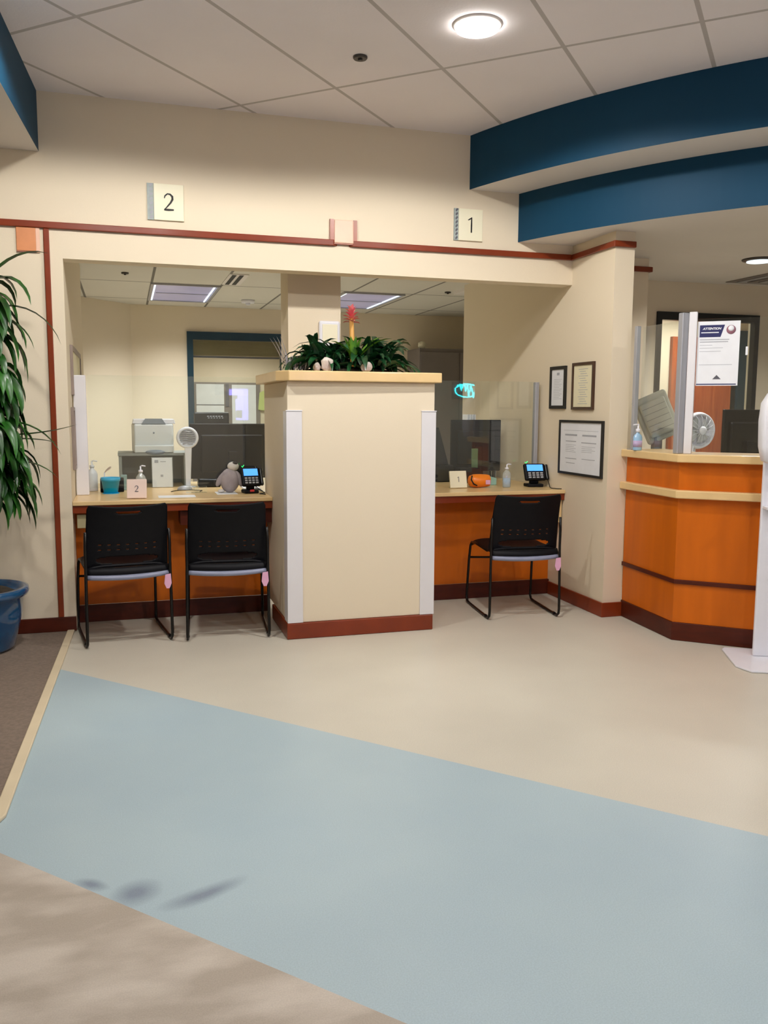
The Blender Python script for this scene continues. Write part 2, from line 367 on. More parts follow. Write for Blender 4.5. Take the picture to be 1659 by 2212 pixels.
# ceilings
struct(MB().box((-4, -2.6, ZC), (8.6, YW+.12, ZC+.1)).build('ceiling', ceil_m))
cc = (6.006, 6.43)
def arc(Rd, a0, a1, n): return [(cc[0]+Rd*cos(R_(a0+(a1-a0)*i/n)), cc[1]+Rd*sin(R_(a0+(a1-a0)*i/n))) for i in range(n+1)]
a1_ = math.degrees(math.asin((YW-cc[1])/4.079)); a2_ = math.degrees(math.asin((YW-cc[1])/3.755))
o1 = arc(4.079, 180-a1_, 300, 60)+[(8.59, 3.6), (8.59, YW)]
struct(MB().prism(o1, 2.672, ZC-.001, 0, 1, 1).build('ceiling_soffit_outer', [blue_p, plaster]))
o2 = arc(3.755, 180-a2_, 300, 60)+[(8.59, 3.6), (8.59, YW)]
struct(MB().prism(o2, 2.371, 2.6715, 0, 1, 1).build('ceiling_soffit_inner', [blue_p, plaster]))
struct(MB().box((2.99, YW+.001, 2.371), (8.59, 7.7, 2.5)).build('ceiling_reception', plaster))
struct(MB().prism([(-.409, 5.2), (-.467, 4.25), (-.88, -2.5), (-4, -2.5), (-4, 5.2)], 2.682, ZC-.001, 0, 1, 1).build('ceiling_soffit_left', [blue_p, plaster]))
struct(MB().box((-1.0, YW+.131, 2.4), (5.6, 12.6, 2.46)).build('ceiling_office', ceil_o))
# front wall of the hall with the service opening
wb = MB().box((-4, YW, 0), (XL, YW+.13, ZC)).box((XL, YW, HB), (XR, YW+.13, ZC)).box((XR, YW, 2.371), (2.99, YW+.13, ZC)).box((2.99, YW, 2.5), (8.6, YW+.13, ZC))
struct(wb.build('wall_back', wall_m))
struct(MB().box((XL-.13, YW+.1305, 0), (XL, 7.29, 2.399)).build('wall_office_left', wall_m))
struct(MB().box((XR, 4.684, 0), (2.989, YW-.0005, 2.3705)).box((XR, YW-.0005, 0), (2.989, 7.1, 2.3705)).build('wall_right_return', wall_m))
struct(MB().box((2.9895, 5.455, 0), (3.60, 5.56, 2.3705)).build('wall_reception_side', wall_m))
struct(MB().prism([(-.55, 9.1), (.085, 9.75), (.0, 9.84), (-.64, 9.19)], 0, 2.399).build('wall_office_angled', wall_m))
struct(MB().box((-.70, 7.2, 0), (-.60, 9.15, 2.399)).build('wall_office_far_left', wall_m))
# office back wall with window opening X .67..1.765  z .9..2.13
wo = MB().box((.05, 9.751, 0), (.67, 9.88, 2.399)).box((1.765, 9.751, 0), (5.6, 9.88, 2.399)).box((.67, 9.751, 2.13), (1.765, 9.88, 2.399)).box((.67, 9.751, 0), (1.765, 9.88, .8))
struct(wo.build('wall_office_back', wall_m))
struct(MB().box((-1, 12.4, 0), (5.6, 12.5, 2.399)).box((-1, 9.9, 0), (-.9, 12.4, 2.399)).build('wall_adjoining_room', wall_m))
struct(MB().box((5.1, 7.9, 0), (5.2, 12.4, 2.399)).build('wall_office_right', wall_m))
# reception back wall, opening X 4.27..5.29 z .8..2.12
wr = MB().box((3.1, 6.33, 0), (4.27, 6.45, 2.3705)).box((5.29, 6.33, 0), (8.59, 6.45, 2.3705)).box((4.27, 6.33, 2.12), (5.29, 6.45, 2.3705)).box((4.27, 6.33, 0), (5.29, 6.45, .8))
struct(wr.build('wall_reception_back', wall_m))
struct(MB().box((3.1, 7.6, 0), (8.59, 7.7, 2.3705)).build('wall_corridor', wall_m))
# unseen sides of the hall, closing the room
struct(MB().box((-4.1, -2.6, 0), (-4, 5.33, ZC)).build('wall_left', wall_m))
struct(MB().box((8.6, -2.6, 0), (8.7, 7.7, ZC)).build('wall_right', wall_m))
struct(MB().box((-4, -2.7, 0), (8.6, -2.6, ZC)).build('wall_front', wall_m))
# column behind the service opening
struct(MB().box((1.015, 5.52, 0), (1.36, 5.78, 2.399)).build('wall_column', wall_m))
# trims
tt, tb = 2.312, 2.276
def trim(n, mb, m_=None): return struct(mod_bevel(mb.build(n, m_ or mahog_trim), .004))
trim('trim_1', MB().prism([(-4, 0), (1.236, 0), (1.262, .02), (-4, .02)], tb, tt).xf(Matrix.Translation((0, YW-.0205, 0))))
trim('trim_2', MB().prism([(1.352, 0), (XR-.0205, 0), (XR-.0205, .02), (1.33, .02)], tb, tt).xf(Matrix.Translation((0, YW-.0205, 0))))
trim('trim_3', MB().prism([(XR-.02, YW), (XR-.02, 4.664), (2.989, 4.664), (2.989, 4.6835), (XR-.0005, 4.6835), (XR-.0005, YW-.001)], tb, tt))
trim('trim_4', MB().box((-.402, YW-.0165, .0905), (-.372, YW-.0005, tb-.0005)), mahog_trim)
trim('trim_5', MB().box((3.0, 5.435, tb), (3.622, 5.4545, tt)).box((3.6005, 5.4545, tb), (3.622, 5.55, tt)))
# baseboards
struct(mod_bevel(MB().box((-4, YW-.014, 0.0065), (XL, YW-.0005, .09)).build('baseboard_left', mahog), .003))
struct(mod_bevel(MB().prism([(XR-.014, 5.40), (XR-.014, 4.67), (2.989, 4.67), (2.989, 4.6835), (XR-.0005, 4.6835), (XR-.0005, 5.40)], 0.0005, .092).build('baseboard_right', mahog_trim), .003))

# ================================================================== WALL TILES AND NUMBER SIGNS
t = thing('accent_tile', 'square copper-coloured accent tile just under the left end of the dark wall trim', 'wall tile', (-.48, YW, 2.148))
mod_bevel(bx((-.541, YW-.012, 2.15), (-.441, YW-.0005, 2.2755)).build('tile_face', copper, t), .003)
bx((-.541, YW-.013, 2.1445), (-.441, YW-.0005, 2.1495)).build('tile_edge', tileframe, t); bx((-.4405, YW-.010, 2.1445), (-.421, YW-.0005, 2.2755)).build('tile_edge', pink_tile, t)
t = thing('accent_tile', 'square pinkish accent tile in the gap of the trim above the planter pillar', 'wall tile', (1.297, YW, 2.29))
mod_bevel(bx((1.238, YW-.024, 2.292), (1.358, YW-.0005, 2.43)).build('tile_face', pink_tile, t), .006)
bx((1.213, YW-.018, 2.288), (1.2375, YW-.0005, 2.432)).build('tile_edge', tileframe, t)
bx((1.3585, YW-.018, 2.288), (1.381, YW-.0005, 2.432)).build('tile_edge', tileframe, t)
bx((1.238, YW-.020, 2.286), (1.358, YW-.0005, 2.2915)).build('tile_edge', tileframe, t)
def glyph(mb, strokes, x, z, h, y):
    for (pts_, ws) in strokes:
        P = [Vector((x+px*h, y, z+pz*h)) for px, pz in pts_]
        vl = []
        for i, p in enumerate(P):
            tn = (P[min(i+1, len(P)-1)]-P[max(i-1, 0)]).normalized(); sd = Vector((tn.z, 0, -tn.x)); w_ = ws[i]*h/2
            vl.append([mb.bm.verts.new(q) for q in (p-sd*w_, p+sd*w_, p+sd*w_+Vector((0, .002, 0)), p-sd*w_+Vector((0, .002, 0)))])
        for i in range(len(P)-1):
            for k in range(4): mb.bm.faces.new((vl[i][k], vl[i][(k+1) % 4], vl[i+1][(k+1) % 4], vl[i+1][k]))
        mb.bm.faces.new(vl[0]); mb.bm.faces.new(vl[-1][::-1])
    return mb
two = [([(-.26, .22), (-.22, .36), (-.08, .48), (.08, .46), (.2, .34), (.21, .18), (.1, -.02), (-.1, -.26), (-.27, -.44)], [.05, .08, .08, .1, .13, .13, .1, .07, .04]),
       ([(-.28, -.44), (0, -.44), (.28, -.43)], [.1, .12, .08])]
one = [([(-.2, .3), (-.08, .36), (.06, .46)], [.05, .09, .05]), ([(.05, .48), (.045, 0), (.04, -.5)], [.07, .1, .09])]
def number_sign(x0, x1, z0, z1, glyphs, h, label, strip):
    t = thing('number_sign', label, 'number sign', ((x0+x1)/2, YW, z0), 'desk number signs')
    mod_bevel(bx((x0+strip, YW-.014, z0), (x1, YW-.0005, z1)).build('plate', cream_plate, t), .002)
    o = MB().box((x0, YW-.009, z0), (x0+strip-.0005, YW-.0005, z1)).build('side_strip', grey_strip, t)
    mb = MB(); n = 8
    for i in range(n):
        z = z0+(i+.5)*(z1-z0)/n; mb.prism([(x0+strip*.45, -.004), (x0+strip*.9, .003), (x0+strip*.6, .006), (x0+strip*.3, .0)], 0, .0015)
        mb.bm.verts.ensure_lookup_table()
        for v in mb.bm.verts[-8:]:
            x, y, zz = v.co; v.co = Vector((x, YW-.0092-zz, z+y*2.2))
    mb.build('strip_pattern', ink if strip < .035 else ink_light, o)
    glyph(MB(), glyphs, (x0+strip+x1)/2, (z0+z1)/2, h, YW-.0165).build('numeral', ink_black, t)
number_sign(.155, .357, 2.36, 2.56, two, .095, 'cream square wall sign with the number 2, above the left service window', .036)
number_sign(2.012, 2.204, 2.358, 2.552, one, .095, 'cream square wall sign with the number 1, above the right service window', .03)

# ================================================================== SERVICE DESKS
def desk(x0, x1, label, mid=None):
    t = thing('service_desk', label, 'desk', ((x0+x1)/2, 5.7, 0))
    mod_bevel(bx((x0, YW, .735), (x1, 6.45, .76)).build('desk_top', maple, t), .004)
    mod_bevel(bx((x0, YW+.012, .69), (x1, YW+.034, .7345)).build('apron', mahog_trim, t), .002)
    bx((x0, 5.425, .105), (x1, 5.445, .7345)).build('front_panel', orangewood, t)
    bx((x0, 5.405, .001), (x1, 5.424, .104)).build('kick_board', mahog, t)
    return t
tL = desk(XL+.001, .852, 'maple-topped desk with orange wood front, behind the two chairs at left')
bx((.30, YW+.035, .60), (.852, 5.424, .6895)).build('under_rail', mahog, tL)
mod_bevel(bx((-.285, YW+.036, .60), (-.235, YW+.05, .68)).build('outlet_cover', khaki, tL), .003)
tR = desk(1.715, XR-.001, 'maple-topped desk with orange wood front, right of the planter pillar')
mb = MB(); 
for v in (2.80, 2.848):
    pass
mb.prism([(0, 0), (.0, -.20), (.03, -.20), (.20, 0)], 0, .05).xf(Matrix.Translation((2.798, YW+.036, .7345)) @ Matrix.Rotation(pi/2, 4, 'Z') @ Matrix.Rotation(pi/2, 4, 'X'))
mb.build('support_bracket', maple, tR)

# ================================================================== PLANTER PILLAR
t = thing('planter_pillar', 'beige planter pillar with maple cap standing between the two service desks', 'pillar', (1.283, 4.95, 0))
mod_bevel(MB().prism([(.853, 4.69), (1.714, 4.69), (1.714, 5.20), (1.714, 5.50), (.853, 5.50)], .0925, 1.449).build('body', wall_m, t), .004)
mod_bevel(MB().prism([(.842, 4.678), (1.7145, 4.678), (1.7145, 5.20), (.842, 5.20)], .001, .092).build('baseboard', mahog_trim, t), .004)
cap = MB().prism([(.855, 4.64), (1.745, 4.655), (1.745, 5.50), (.80, 5.50), (.80, 4.74)], 1.4495, 1.506).build('cap', maple, t); mod_bevel(cap, .006, 3)
for s, x in ((0, .846), (1, 1.721)):
    xa, xb = (x, x+.088) if s == 0 else (x-.088, x)
    yb = 4.78
    pf = [(xa, 4.681), (xb, 4.681), (xb, 4.6895), (x+(.006 if s == 0 else -.006), 4.6895), (x+(.006 if s == 0 else -.006), yb), (x, yb)]
    if s: pf = [(xb, 4.681), (xa, 4.681), (xa, 4.6895), (x-.006, 4.6895), (x-.006, yb), (x, yb)]
    g = MB().prism(pf, .0935, 1.285).build('corner_guard', white_mt, t); mod_bevel(g, .002)
    mod_bevel(bx((xa-.002, 4.678, 1.2855), (xb+.002, 4.6895, 1.291)).build('guard_cap', white_pl, g), .001)

# ================================================================== CHAIRS
def make_chair():
    t = thing('stacking_chair', 'x', 'chair')
    Wd = .215
    def back(u_, v_):
        x = (u_*2-1); z = .435+v_*.35
        hw = Wd*(1.03-.06*v_)
        cr = max(0, v_-.93)/.07; hw *= (1-.05*cr*cr)
        y = .045 - .075*v_*v_ - .035*(1-x*x)*(.6+.4*v_) + .02*(1-v_)**3
        z -= .012*(1-x*x)*v_
        return Vector((x*hw, y, z))
    def hole(u_, v_):
        if .34 < u_ < .66 and .885 < v_ < .935: return ((u_-.5)/.16)**2+((v_-.91)/.025)**2 < 1.15
        if .13 < u_ < .87 and .05 < v_ < .19: return ((v_-.12)/.062)**2+((u_-.5)/.37)**4 < 1.05
        if .08 < u_ < .92 and .22 < v_ < .80:
            fu = (u_*9) % 1; fv = (v_*12) % 1
            if v_ > .45: return .42 < fu < .58 and .42 < fv < .56
            return .38 < fu < .62 and .38 < fv < .60
        return False
    b = MB().grid(back, 54, 60, hole).build('backrest', black_pl, t); mod_solid(b, .009, 0)
    def seat(u_, v_):
        x = u_*2-1; y = .03+v_*.47; hw = .22*(1-.06*abs(v_-.4))
        z = .452 - .018*(1-x*x)*sin(pi*min(1, v_*1.1)) - (.03*((v_-.85)/.15)**2 if v_ > .85 else 0) - .02*abs(x)**6
        return Vector((x*hw, y, z))
    o = MB().grid(seat, 24, 24).build('seat', black_pl, t); mod_solid(o, .014, -1)
    # lower shell and rounded rear lip of the seat
    def lip(u_, v_):
        x = u_*2-1; a = v_*pi*.9
        return Vector((x*.218, .035-.030*(1-x*x)-.022*sin(a), .428-.034*v_+.012*cos(a)))
    o = MB().grid(lip, 20, 6).build('seat_lip', black_pl, t); mod_solid(o, .01, -1)
    def lip2(u_, v_):
        x = u_*2-1; a = v_*pi
        return Vector((x*.212, .03-.035*(1-x*x)-.018*sin(a)-.004, .397-.012*v_-.006*(1-x*x)))
    o = MB().grid(lip2, 20, 4).build('seat_rim', rim_pl, t); mod_solid(o, .02, 0)
    for s in (-1, 1):
        X = s*.222
        P = [(X*.985, -.002, .64), (X, .0, .56), (X*1.0, .004, .45), (X*1.01, .0, .3), (X*1.02, -.004, .06), (X*1.02, .002, .03), (X*1.02, .03, .011), (X*1.02, .1, .010), (X*1.02, .44, .010), (X*1.02, .50, .012), (X*1.02, .522, .035), (X*1.02, .518, .07), (X*1.0, .492, .30), (X*.98, .475, .40), (X*.97, .455, .422), (X*.95, .40, .428), (X*.95, .12, .420)]
        MB().tube(P, .0085, 8).build('side_frame', dark_metal, t)
        MB().tube([(X*1.02, .06, .012), (X*1.02, .09, .012)], .0105, 8).build('floor_glide', black_gl, t)
    MB().tube([(-.218, .492, .315), (0, .492, .308), (.218, .492, .315)], .007, 8).build('stretcher', dark_metal, t)
    tg = MB().prism([(-.014, 0), (.016, .004), (.02, -.05), (.008, -.078), (-.008, -.078), (-.02, -.05)], 0, .003).xf(Matrix.Translation((.205, -.018, .385)) @ Matrix.Rotation(pi/2, 4, 'X'))
    tg.build('hang_tag', pink_tag, t)
    return t
def dup(root, loc, rz, label):
    c = root.copy(); C.objects.link(c); c.location = loc; c.rotation_euler = (0, 0, rz); c['label'] = label
    for ch in list(root.children):
        k = ch.copy(); C.objects.link(k); k.parent = c
        for g in ch.children:
            d = g.copy(); C.objects.link(d); d.parent = k
    return c
ch0 = make_chair(); ch0['group'] = 'black chairs pushed up to the service desks'
ch0.location = (-.005, 4.80, 0); ch0.rotation_euler = (0, 0, R_(8)); ch0['label'] = 'black stacking chair next to the carpet strip, leftmost of the three'
dup(ch0, (.525, 4.765, 0), R_(-4.5), 'black stacking chair just left of the planter pillar')
dup(ch0, (2.352, 4.762, 0), R_(-6.5), 'black stacking chair at the desk right of the pillar, near the framed notices')

# ================================================================== RECEPTION COUNTER
ang = [210, 217.4, 224.5, 232, 239.5, 247]
def rp(Rd, a): return (cc[0]+Rd*cos(R_(a)), cc[1]+Rd*sin(R_(a)))
OUT = [(2.992, 4.683), (2.954, 4.098), (3.31, 3.788), (3.80, 3.42), (4.35, 3.12), (4.95, 2.93)]
def off(P, d):
    q = []
    for x, y in P:
        v = Vector((x-cc[0], y-cc[1])); v = v*(1+d/v.length); q.append((cc[0]+v.x, cc[1]+v.y))
    return q
def clipY(P, ymax=4.6825): return [(x, min(y, ymax)) for x, y in P]
def band(d_out, d_in, z0, z1):
    a = off(OUT, d_out); b = off(OUT, d_in)
    if d_out > 0: a[0] = (2.992-d_out*1.0, 4.6825); 
    b[0] = (b[0][0], 4.70)
    a[0] = (a[0][0], min(a[0][1], 4.6825) if d_out > 0 else 4.683)
    return MB().prism(a+b[::-1], z0, z1)
t = thing('reception_counter', 'tall angled reception counter, orange wood front with two maple ledges', 'counter', (3.3, 3.95, 0))
band(0, -.3, .1055, .8145).build('front_panel', orangewood, t)
band(0, -.16, .8605, 1.0145).build('upper_panel', orangewood, t)
mod_bevel(band(.047, -.30, .815, .86).build('lower_ledge', maple, t), .006, 3)
mod_bevel(band(.045, -.32, 1.015, 1.06).build('counter_top', maple, t), .006, 3)
mod_bevel(band(.012, -.05, .328, .352).build('rail', mahog, t), .002)
mod_bevel(band(.008, -.25, .001, .105).build('kick_board', mahog, t), .003)
t = thing('inner_desk', 'low grey-white desk behind the reception counter, carrying monitors and a fan', 'desk', (3.6, 4.9, 0))
ins = [rp(3.42, 210), rp(3.42, 217), rp(3.42, 224.5), rp(3.40, 232), rp(3.40, 245)]; inn = [rp(2.35, 245), rp(2.35, 232), rp(2.35, 224.5), rp(2.35, 217), rp(2.35, 210)]
MB().prism(ins+inn, .73, .76).build('desk_top', beige_pl, t)
for a in (209, 226, 243):
    p = rp(2.9, a); bx((p[0]-.03, p[1]-.03, .001), (p[0]+.03, p[1]+.03, .7295)).build('leg', grey_met, t)
# clear screens on the reception counter
B = Vector((2.99, 4.14)); Cc = Vector((3.36, 3.83)); A = Vector((3.02, 4.62))
def slab(mb, P, Q, z0, z1, th):
    P = Vector(P); Q = Vector(Q); n = Vector((Q.y-P.y, P.x-Q.x)).normalized()*th/2
    return mb.prism([P+n, Q+n, Q-n, P-n], z0, z1)
t = thing('sneeze_guard', 'clear screen between two metal posts at left end of the reception counter', 'screen', (3.0, 4.4, 1.06))
slab(MB(), A-Vector((0, .018)), B+Vector((0, .03)), 1.075, 1.80, .006).build('clear_panel', plexi2, t)
mod_bevel(bx((2.975, 4.602, 1.0605), (3.003, 4.630, 1.805)).build('post', alu, t), .003)
bx((2.96, 4.59, 1.0602), (3.018, 4.642, 1.064)).build('post_foot', alu, t)
mod_bevel(slab(MB(), (2.972, 4.165), (2.975, 4.128), 1.0605, 1.835, .045).build('post', alu, t), .004)
t = thing('sneeze_guard', 'clear screen carrying the attention poster on the reception counter', 'screen', (3.2, 3.95, 1.06))
d = (Cc-B).normalized()
slab(MB(), B+d*.056, Cc+d*1.1, 1.075, 1.80, .006).build('clear_panel', plexi2, t)
mod_bevel(slab(MB(), B+d*.012, B+d*.054, 1.0605, 1.838, .045).build('post', white_mt, t), .004)
# attention poster, fixed on front face of that screen
n2 = Vector((-d.y, d.x)); n2 = -n2 if n2.y > 0 else n2
PO = B+d*.166+n2*.0055
MP = Matrix.Translation((PO.x, PO.y, 0)) @ Matrix(((d.x, -n2.x, 0, 0), (d.y, -n2.y, 0, 0), (0, 0, 1, 0), (0, 0, 0, 1)))
t = thing('attention_poster', 'white poster headed ATTENTION in navy, fixed to the reception screen', 'poster', (PO.x, PO.y, 1.435))
bx((-.108, -.0005, 1.437), (.108, .0015, 1.785)).xf(MP).build('sheet', paper, t)
MB().prism([(-.098, 1.700), (.01, 1.700), (.03, 1.765), (-.098, 1.765)], 0, .0006).xf(MP @ Matrix.Translation((0, -.0007, 0)) @ XZ).build('header_block', navy, t)
text_mesh('header_text', 'ATTENTION', .0165, MP @ Matrix.Translation((-.036, -.0016, 1.745)) @ XZ, paper, t, .0002, .3, .0006)
mb = MB(); mb.box((-.09, -.0018, 1.722), (-.0, -.0014, 1.727)).xf(MP); mb.build('header_lines', paper, t)
MB().lathe([(.0, 0), (.024, 0), (.024, .0008), (0, .0008)], n=20).xf(MP @ Matrix.Translation((.062, -.0016, 1.738)) @ Matrix.Rotation(pi/2, 4, 'X')).build('emblem', plum, t)
MB().lathe([(.0, 0), (.015, 0), (.015, .0008), (0, .0008)], n=20).xf(MP @ Matrix.Translation((.062, -.0024, 1.745)) @ Matrix.Rotation(pi/2, 4, 'X')).build('emblem_centre', paper, t)
mb = MB()
for z, w_ in ((1.684, .15), (1.672, .145), (1.656, .065), (1.64, .12), (1.622, .11), (1.55, .17)):
    mb.box((-.095, -.0012, z), (-.095+w_, -.0007, z+.0045 if z > 1.66 else z+.002))
mb.xf(MP).build('text_lines', ink_light, t)
MB().prism([(-.022, 1.472), (.022, 1.472), (0, 1.495)], 0, .0006).xf(MP @ Matrix.Translation((0, -.0007, 0)) @ XZ).build('footer_mark', ink, t)
bx((-.104, -.0014, 1.442), (.1, -.0008, 1.4475)).xf(MP).build('footer_line', navy, t)
# paper note at right of poster
t = tag(bx((.14, -.0065, 1.60), (.152, -.0045, 1.645)).xf(MP).build('paper_strip', paper), 'small white paper strip on the screen right of the attention poster', 'note')
origin(t, (PO.x+.1, PO.y-.08, 1.6))

# ================================================================== HAND SANITIZER STAND (right edge)
t = thing('sanitizer_stand', 'white floor-standing dispenser with flat base plate, cut by the right edge', 'dispenser', (3.15, 3.6, 0))
MS = Matrix.Translation((3.17, 3.585, 0)) @ Matrix.Rotation(R_(-26), 4, 'Z')
mb = MB().prism([(-.165, .215), (-.185, .18), (-.185, -.13), (-.13, -.215), (.13, -.215), (.185, -.13), (.185, .215)], .001, .011).xf(MS)
mod_bevel(mb.build('base_plate', white_pl, t), .003)
mod_bevel(bx((-.055, .06, .0115), (.075, .085, 1.04)).xf(MS).build('pole', white_pl, t), .006)
def disp():
    mb = MB(); ring = []
    prof = [(1.035, .05, .03), (1.05, .075, .05), (1.12, .09, .06), (1.25, .095, .06), (1.34, .088, .055), (1.39, .06, .045), (1.405, .03, .03)]
    for z, hx, hy in prof:
        rr = []
        for k in range(20):
            a = 2*pi*k/20; c_, s_ = cos(a), sin(a)
            rr.append(mb.bm.verts.new((hx*abs(c_)**.5*(1 if c_ > 0 else -1), hy*abs(s_)**.5*(1 if s_ > 0 else -1)-.005, z)))
        ring.append(rr)
    for i in range(len(ring)-1):
        for k in range(20):
            q = mb.bm.faces.new((ring[i][k], ring[i][(k+1) % 20], ring[i+1][(k+1) % 20], ring[i+1][k])); q.smooth = True
    mb.bm.faces.new(ring[0]); mb.bm.faces.new(ring[-1]); return mb
disp().xf(MS @ Matrix.Translation((-.01, .0, 0))).build('dispenser_head', white_pl, t)
bx((-.05, -.02, .80), (.03, .058, .812)).xf(MS).build('drip_tray', white_pl, t)

# ================================================================== FRAMED NOTICES ON RIGHT RETURN WALL
def wall_frame(y0, y1, z0, z1, X, side, fm, pm, label, bw=.016, lines=None, group=None, name='framed_notice'):
    t = thing(name, label, 'framed notice', (X, (y0+y1)/2, z0), group)
    s = -side
    xa, xb = sorted((X+s*.0008, X+s*.016)); xp0, xp1 = sorted((X+s*.0008, X+s*.009))
    fr = MB().box((xa, y0, z0), (xb, y1, z0+bw)).box((xa, y0, z1-bw), (xb, y1, z1)).box((xa, y0, z0+bw), (xb, y0+bw, z1-bw)).box((xa, y1-bw, z0+bw), (xb, y1, z1-bw))
    fr.build('frame', fm, t)
    bx((xp0, y0+bw, z0+bw), (xp1, y1-bw, z1-bw)).build('sheet', pm, t)
    mb = MB(); xl = X+s*.0096
    for (a, b_, z, h) in lines or []:
        ya = y1-bw-(y1-y0-2*bw)*b_; yb = y1-bw-(y1-y0-2*bw)*a; zz = z0+bw+(z1-z0-2*bw)*z
        mb.box((min(xl, X+s*.009), ya, zz), (max(xl, X+s*.009), yb, zz+h))
    if lines: mb.build('text_lines', ink_light, t)
    return t
L1 = [(.4, .6, .84, .018)]+[(.18, .82-.1*(i % 3), .72-.045*i, .002) for i in range(13)]
wall_frame(5.229, 5.45, 1.308, 1.596, XR, 1, ink_black, paper, 'dark-framed white letter, left of the pair on the right return wall', .022, L1, 'framed notices by desk 1')
L2 = [(.25+.05*(i % 3), .75-.06*((i*2) % 3), .90-.055*i, .003) for i in range(16)]
wall_frame(4.866, 5.14, 1.302, 1.607, XR, 1, frame_brown, cream_paper, 'brown-framed cream certificate, right of the pair on the right return wall', .018, L2, 'framed notices by desk 1')
L3 = [(.08, .92, .84, .002)]+[(.12, .42, .735, .011), (.55, .88, .735, .011), (.14, .40, .615, .006), (.53, .88, .60, .006)]+[(.14, .4-.05*(i % 2), .55-.035*i, .0022) for i in range(5)]+[(.54, .86-.08*(i % 2), .53-.035*i, .0022) for i in range(4)]+[(.14, .42, .27, .005), (.55, .86, .28, .004), (.16, .38, .18, .004)]
wall_frame(4.733, 5.295, .871, 1.233, XR, 1, ink_black, paper, 'large dark-framed white notice hung below the two small frames', .016, L3, 'framed notices by desk 1')
# left reveal
wall_frame(5.53, 6.55, 1.375, 1.672, XL, -1, frame_pale, cream_paper, 'upper pale-framed notice seen edge-on on the left reveal wall', .03, None)
wall_frame(5.40, 5.572, .93, 1.30, XL, -1, frame_pale, paper, 'lower frame with white sheets seen edge-on on the left reveal wall', .02, None)

# ================================================================== DESK SCREENS (clear)
def desk_guard(x0, x1, y, pl, px, pw, label):
    t = thing('desk_screen', label, 'screen', ((x0+x1)/2, y, .76))
    bx((x0, y-.003, .80), (x1, y+.003, 1.497)).build('clear_panel', plexi, t)
    mod_bevel(bx((px, y-.02, .7605), (px+pw, y+.02, 1.495)).build('post', white_mt if pw > .04 else alu, t), .005)
    for x in (x0+.62, x1-.45): bx((x-.04, y-.03, .7605), (x+.04, y+.03, .80)).build('clamp_foot', plexi, t)
desk_guard(-.22, .90, 5.60, 0, -.300, .075, 'clear screen with wide white post along the left desk')
desk_guard(1.40, 2.80, 5.60, 0, 2.800, .030, 'clear screen with grey post along the right desk')

# ================================================================== OFFICE FIXTURES
def troffer(x0, y0, label):
    t = thing('ceiling_troffer', label, 'ceiling light', (x0+.305, y0+.61, 2.4), 'recessed office ceiling lights')
    x1, y1 = x0+.61, y0+1.22; z0, z1 = 2.385, 2.3995
    fr = MB().box((x0, y0, z0), (x0+.025, y1, z1)).box((x1-.025, y0, z0), (x1, y1, z1)).box((x0+.025, y0, z0), (x1-.025, y0+.025, z1)).box((x0+.025, y1-.025, z0), (x1-.025, y1, z1))
    fr.build('frame', alu, t)
    bx((x0+.025, y0+.025, 2.394), (x1-.025, y1-.025, 2.3995)).build('louver_panel', louver_m, t)
    for x in (x0+.03, x1-.055): bx((x, y0+.03, 2.388), (x+.014, y1-.03, 2.3935)).build('tube', lens_soft, t)
    bx((x0+.06, y0+.60, 2.388), (x1-.06, y0+.615, 2.3935)).build('cross_bar', alu, t)
troffer(.255, 8.04, 'recessed office ceiling light with mirrored louvre, seen through the left opening')
troffer(2.015, 8.04, 'recessed office ceiling light right of the column, seen through the opening')
def disc(name, x, y, z, rad, h, label, m_, cat):
    t = thing(name, label, cat, (x, y, z))
    MB().lathe([(rad*.9, -h), (rad, -h*.6), (rad, 0)], (x, y, z-.0005), 24).build('housing', m_, t)
    MB().lathe([(rad*.3, -h*1.7), (rad*.35, -h*1.02)], (x, y, z), 16).build('sensor', m_, t)
disc('sprinkler_head', 1.144, 4.243, ZC, .035, .012, 'dark recessed sprinkler head in the middle of the hall ceiling', sink_m, 'sprinkler')
disc('smoke_detector', 1.24, 9.0, 2.4, .07, .03, 'white smoke detector on office ceiling right of the left ceiling light', white_pl, 'detector')
disc('sprinkler_head', .033, 7.52, 2.4, .03, .012, 'sprinkler head on the office ceiling at far left', sink_m, 'sprinkler')
disc('sprinkler_head', 2.95, 7.75, 2.4, .03, .012, 'sprinkler head on office ceiling near the dark side wall', sink_m, 'sprinkler')
t = thing('air_vent', 'small slotted air vent in the office ceiling beside the left ceiling light', 'vent', (.93, 7.6, 2.4))
bx((.86, 7.3, 2.3935), (1.02, 7.92, 2.3995)).build('grille_frame', plaster, t)
for x in (.885, .945): bx((x, 7.33, 2.391), (x+.035, 7.89, 2.3933)).build('slot', ink_black, t)
# recessed downlights
for i, (x, y, k) in enumerate(LAMPS):
    lb = {0: 'bright round recessed downlight in the ceiling above desk 1', 1: 'round recessed downlight at the top left, just outside the picture'}.get(i, 'round recessed downlight behind the viewer, %s' % ('over the middle of the hall', 'left of the middle', 'over the carpet', 'in the rear left', 'in the rear middle', 'in the rear right')[i-2])
    t = thing('recessed_downlight', lb, 'ceiling light', (x, y, ZC), 'recessed hall downlights')
    MB().lathe([(.097, -.012), (.108, -.006), (.112, -.0005)], (x, y, ZC), 40).build('trim_ring', plaster, t)
    MB().lathe([(.001, -.0205), (.096, -.0205), (.096, -.0125), (.001, -.0125)], (x, y, ZC), 40).build('lens', lamp_e, t)
t = thing('recessed_downlight', 'small round downlight in the low reception ceiling near the right edge', 'ceiling light', (4.35, 5.23, 2.371))
MB().lathe([(.09, -.014), (.115, -.008), (.118, -.0005)], (4.35, 5.23, 2.371), 32).build('trim_ring', sink_m, t)
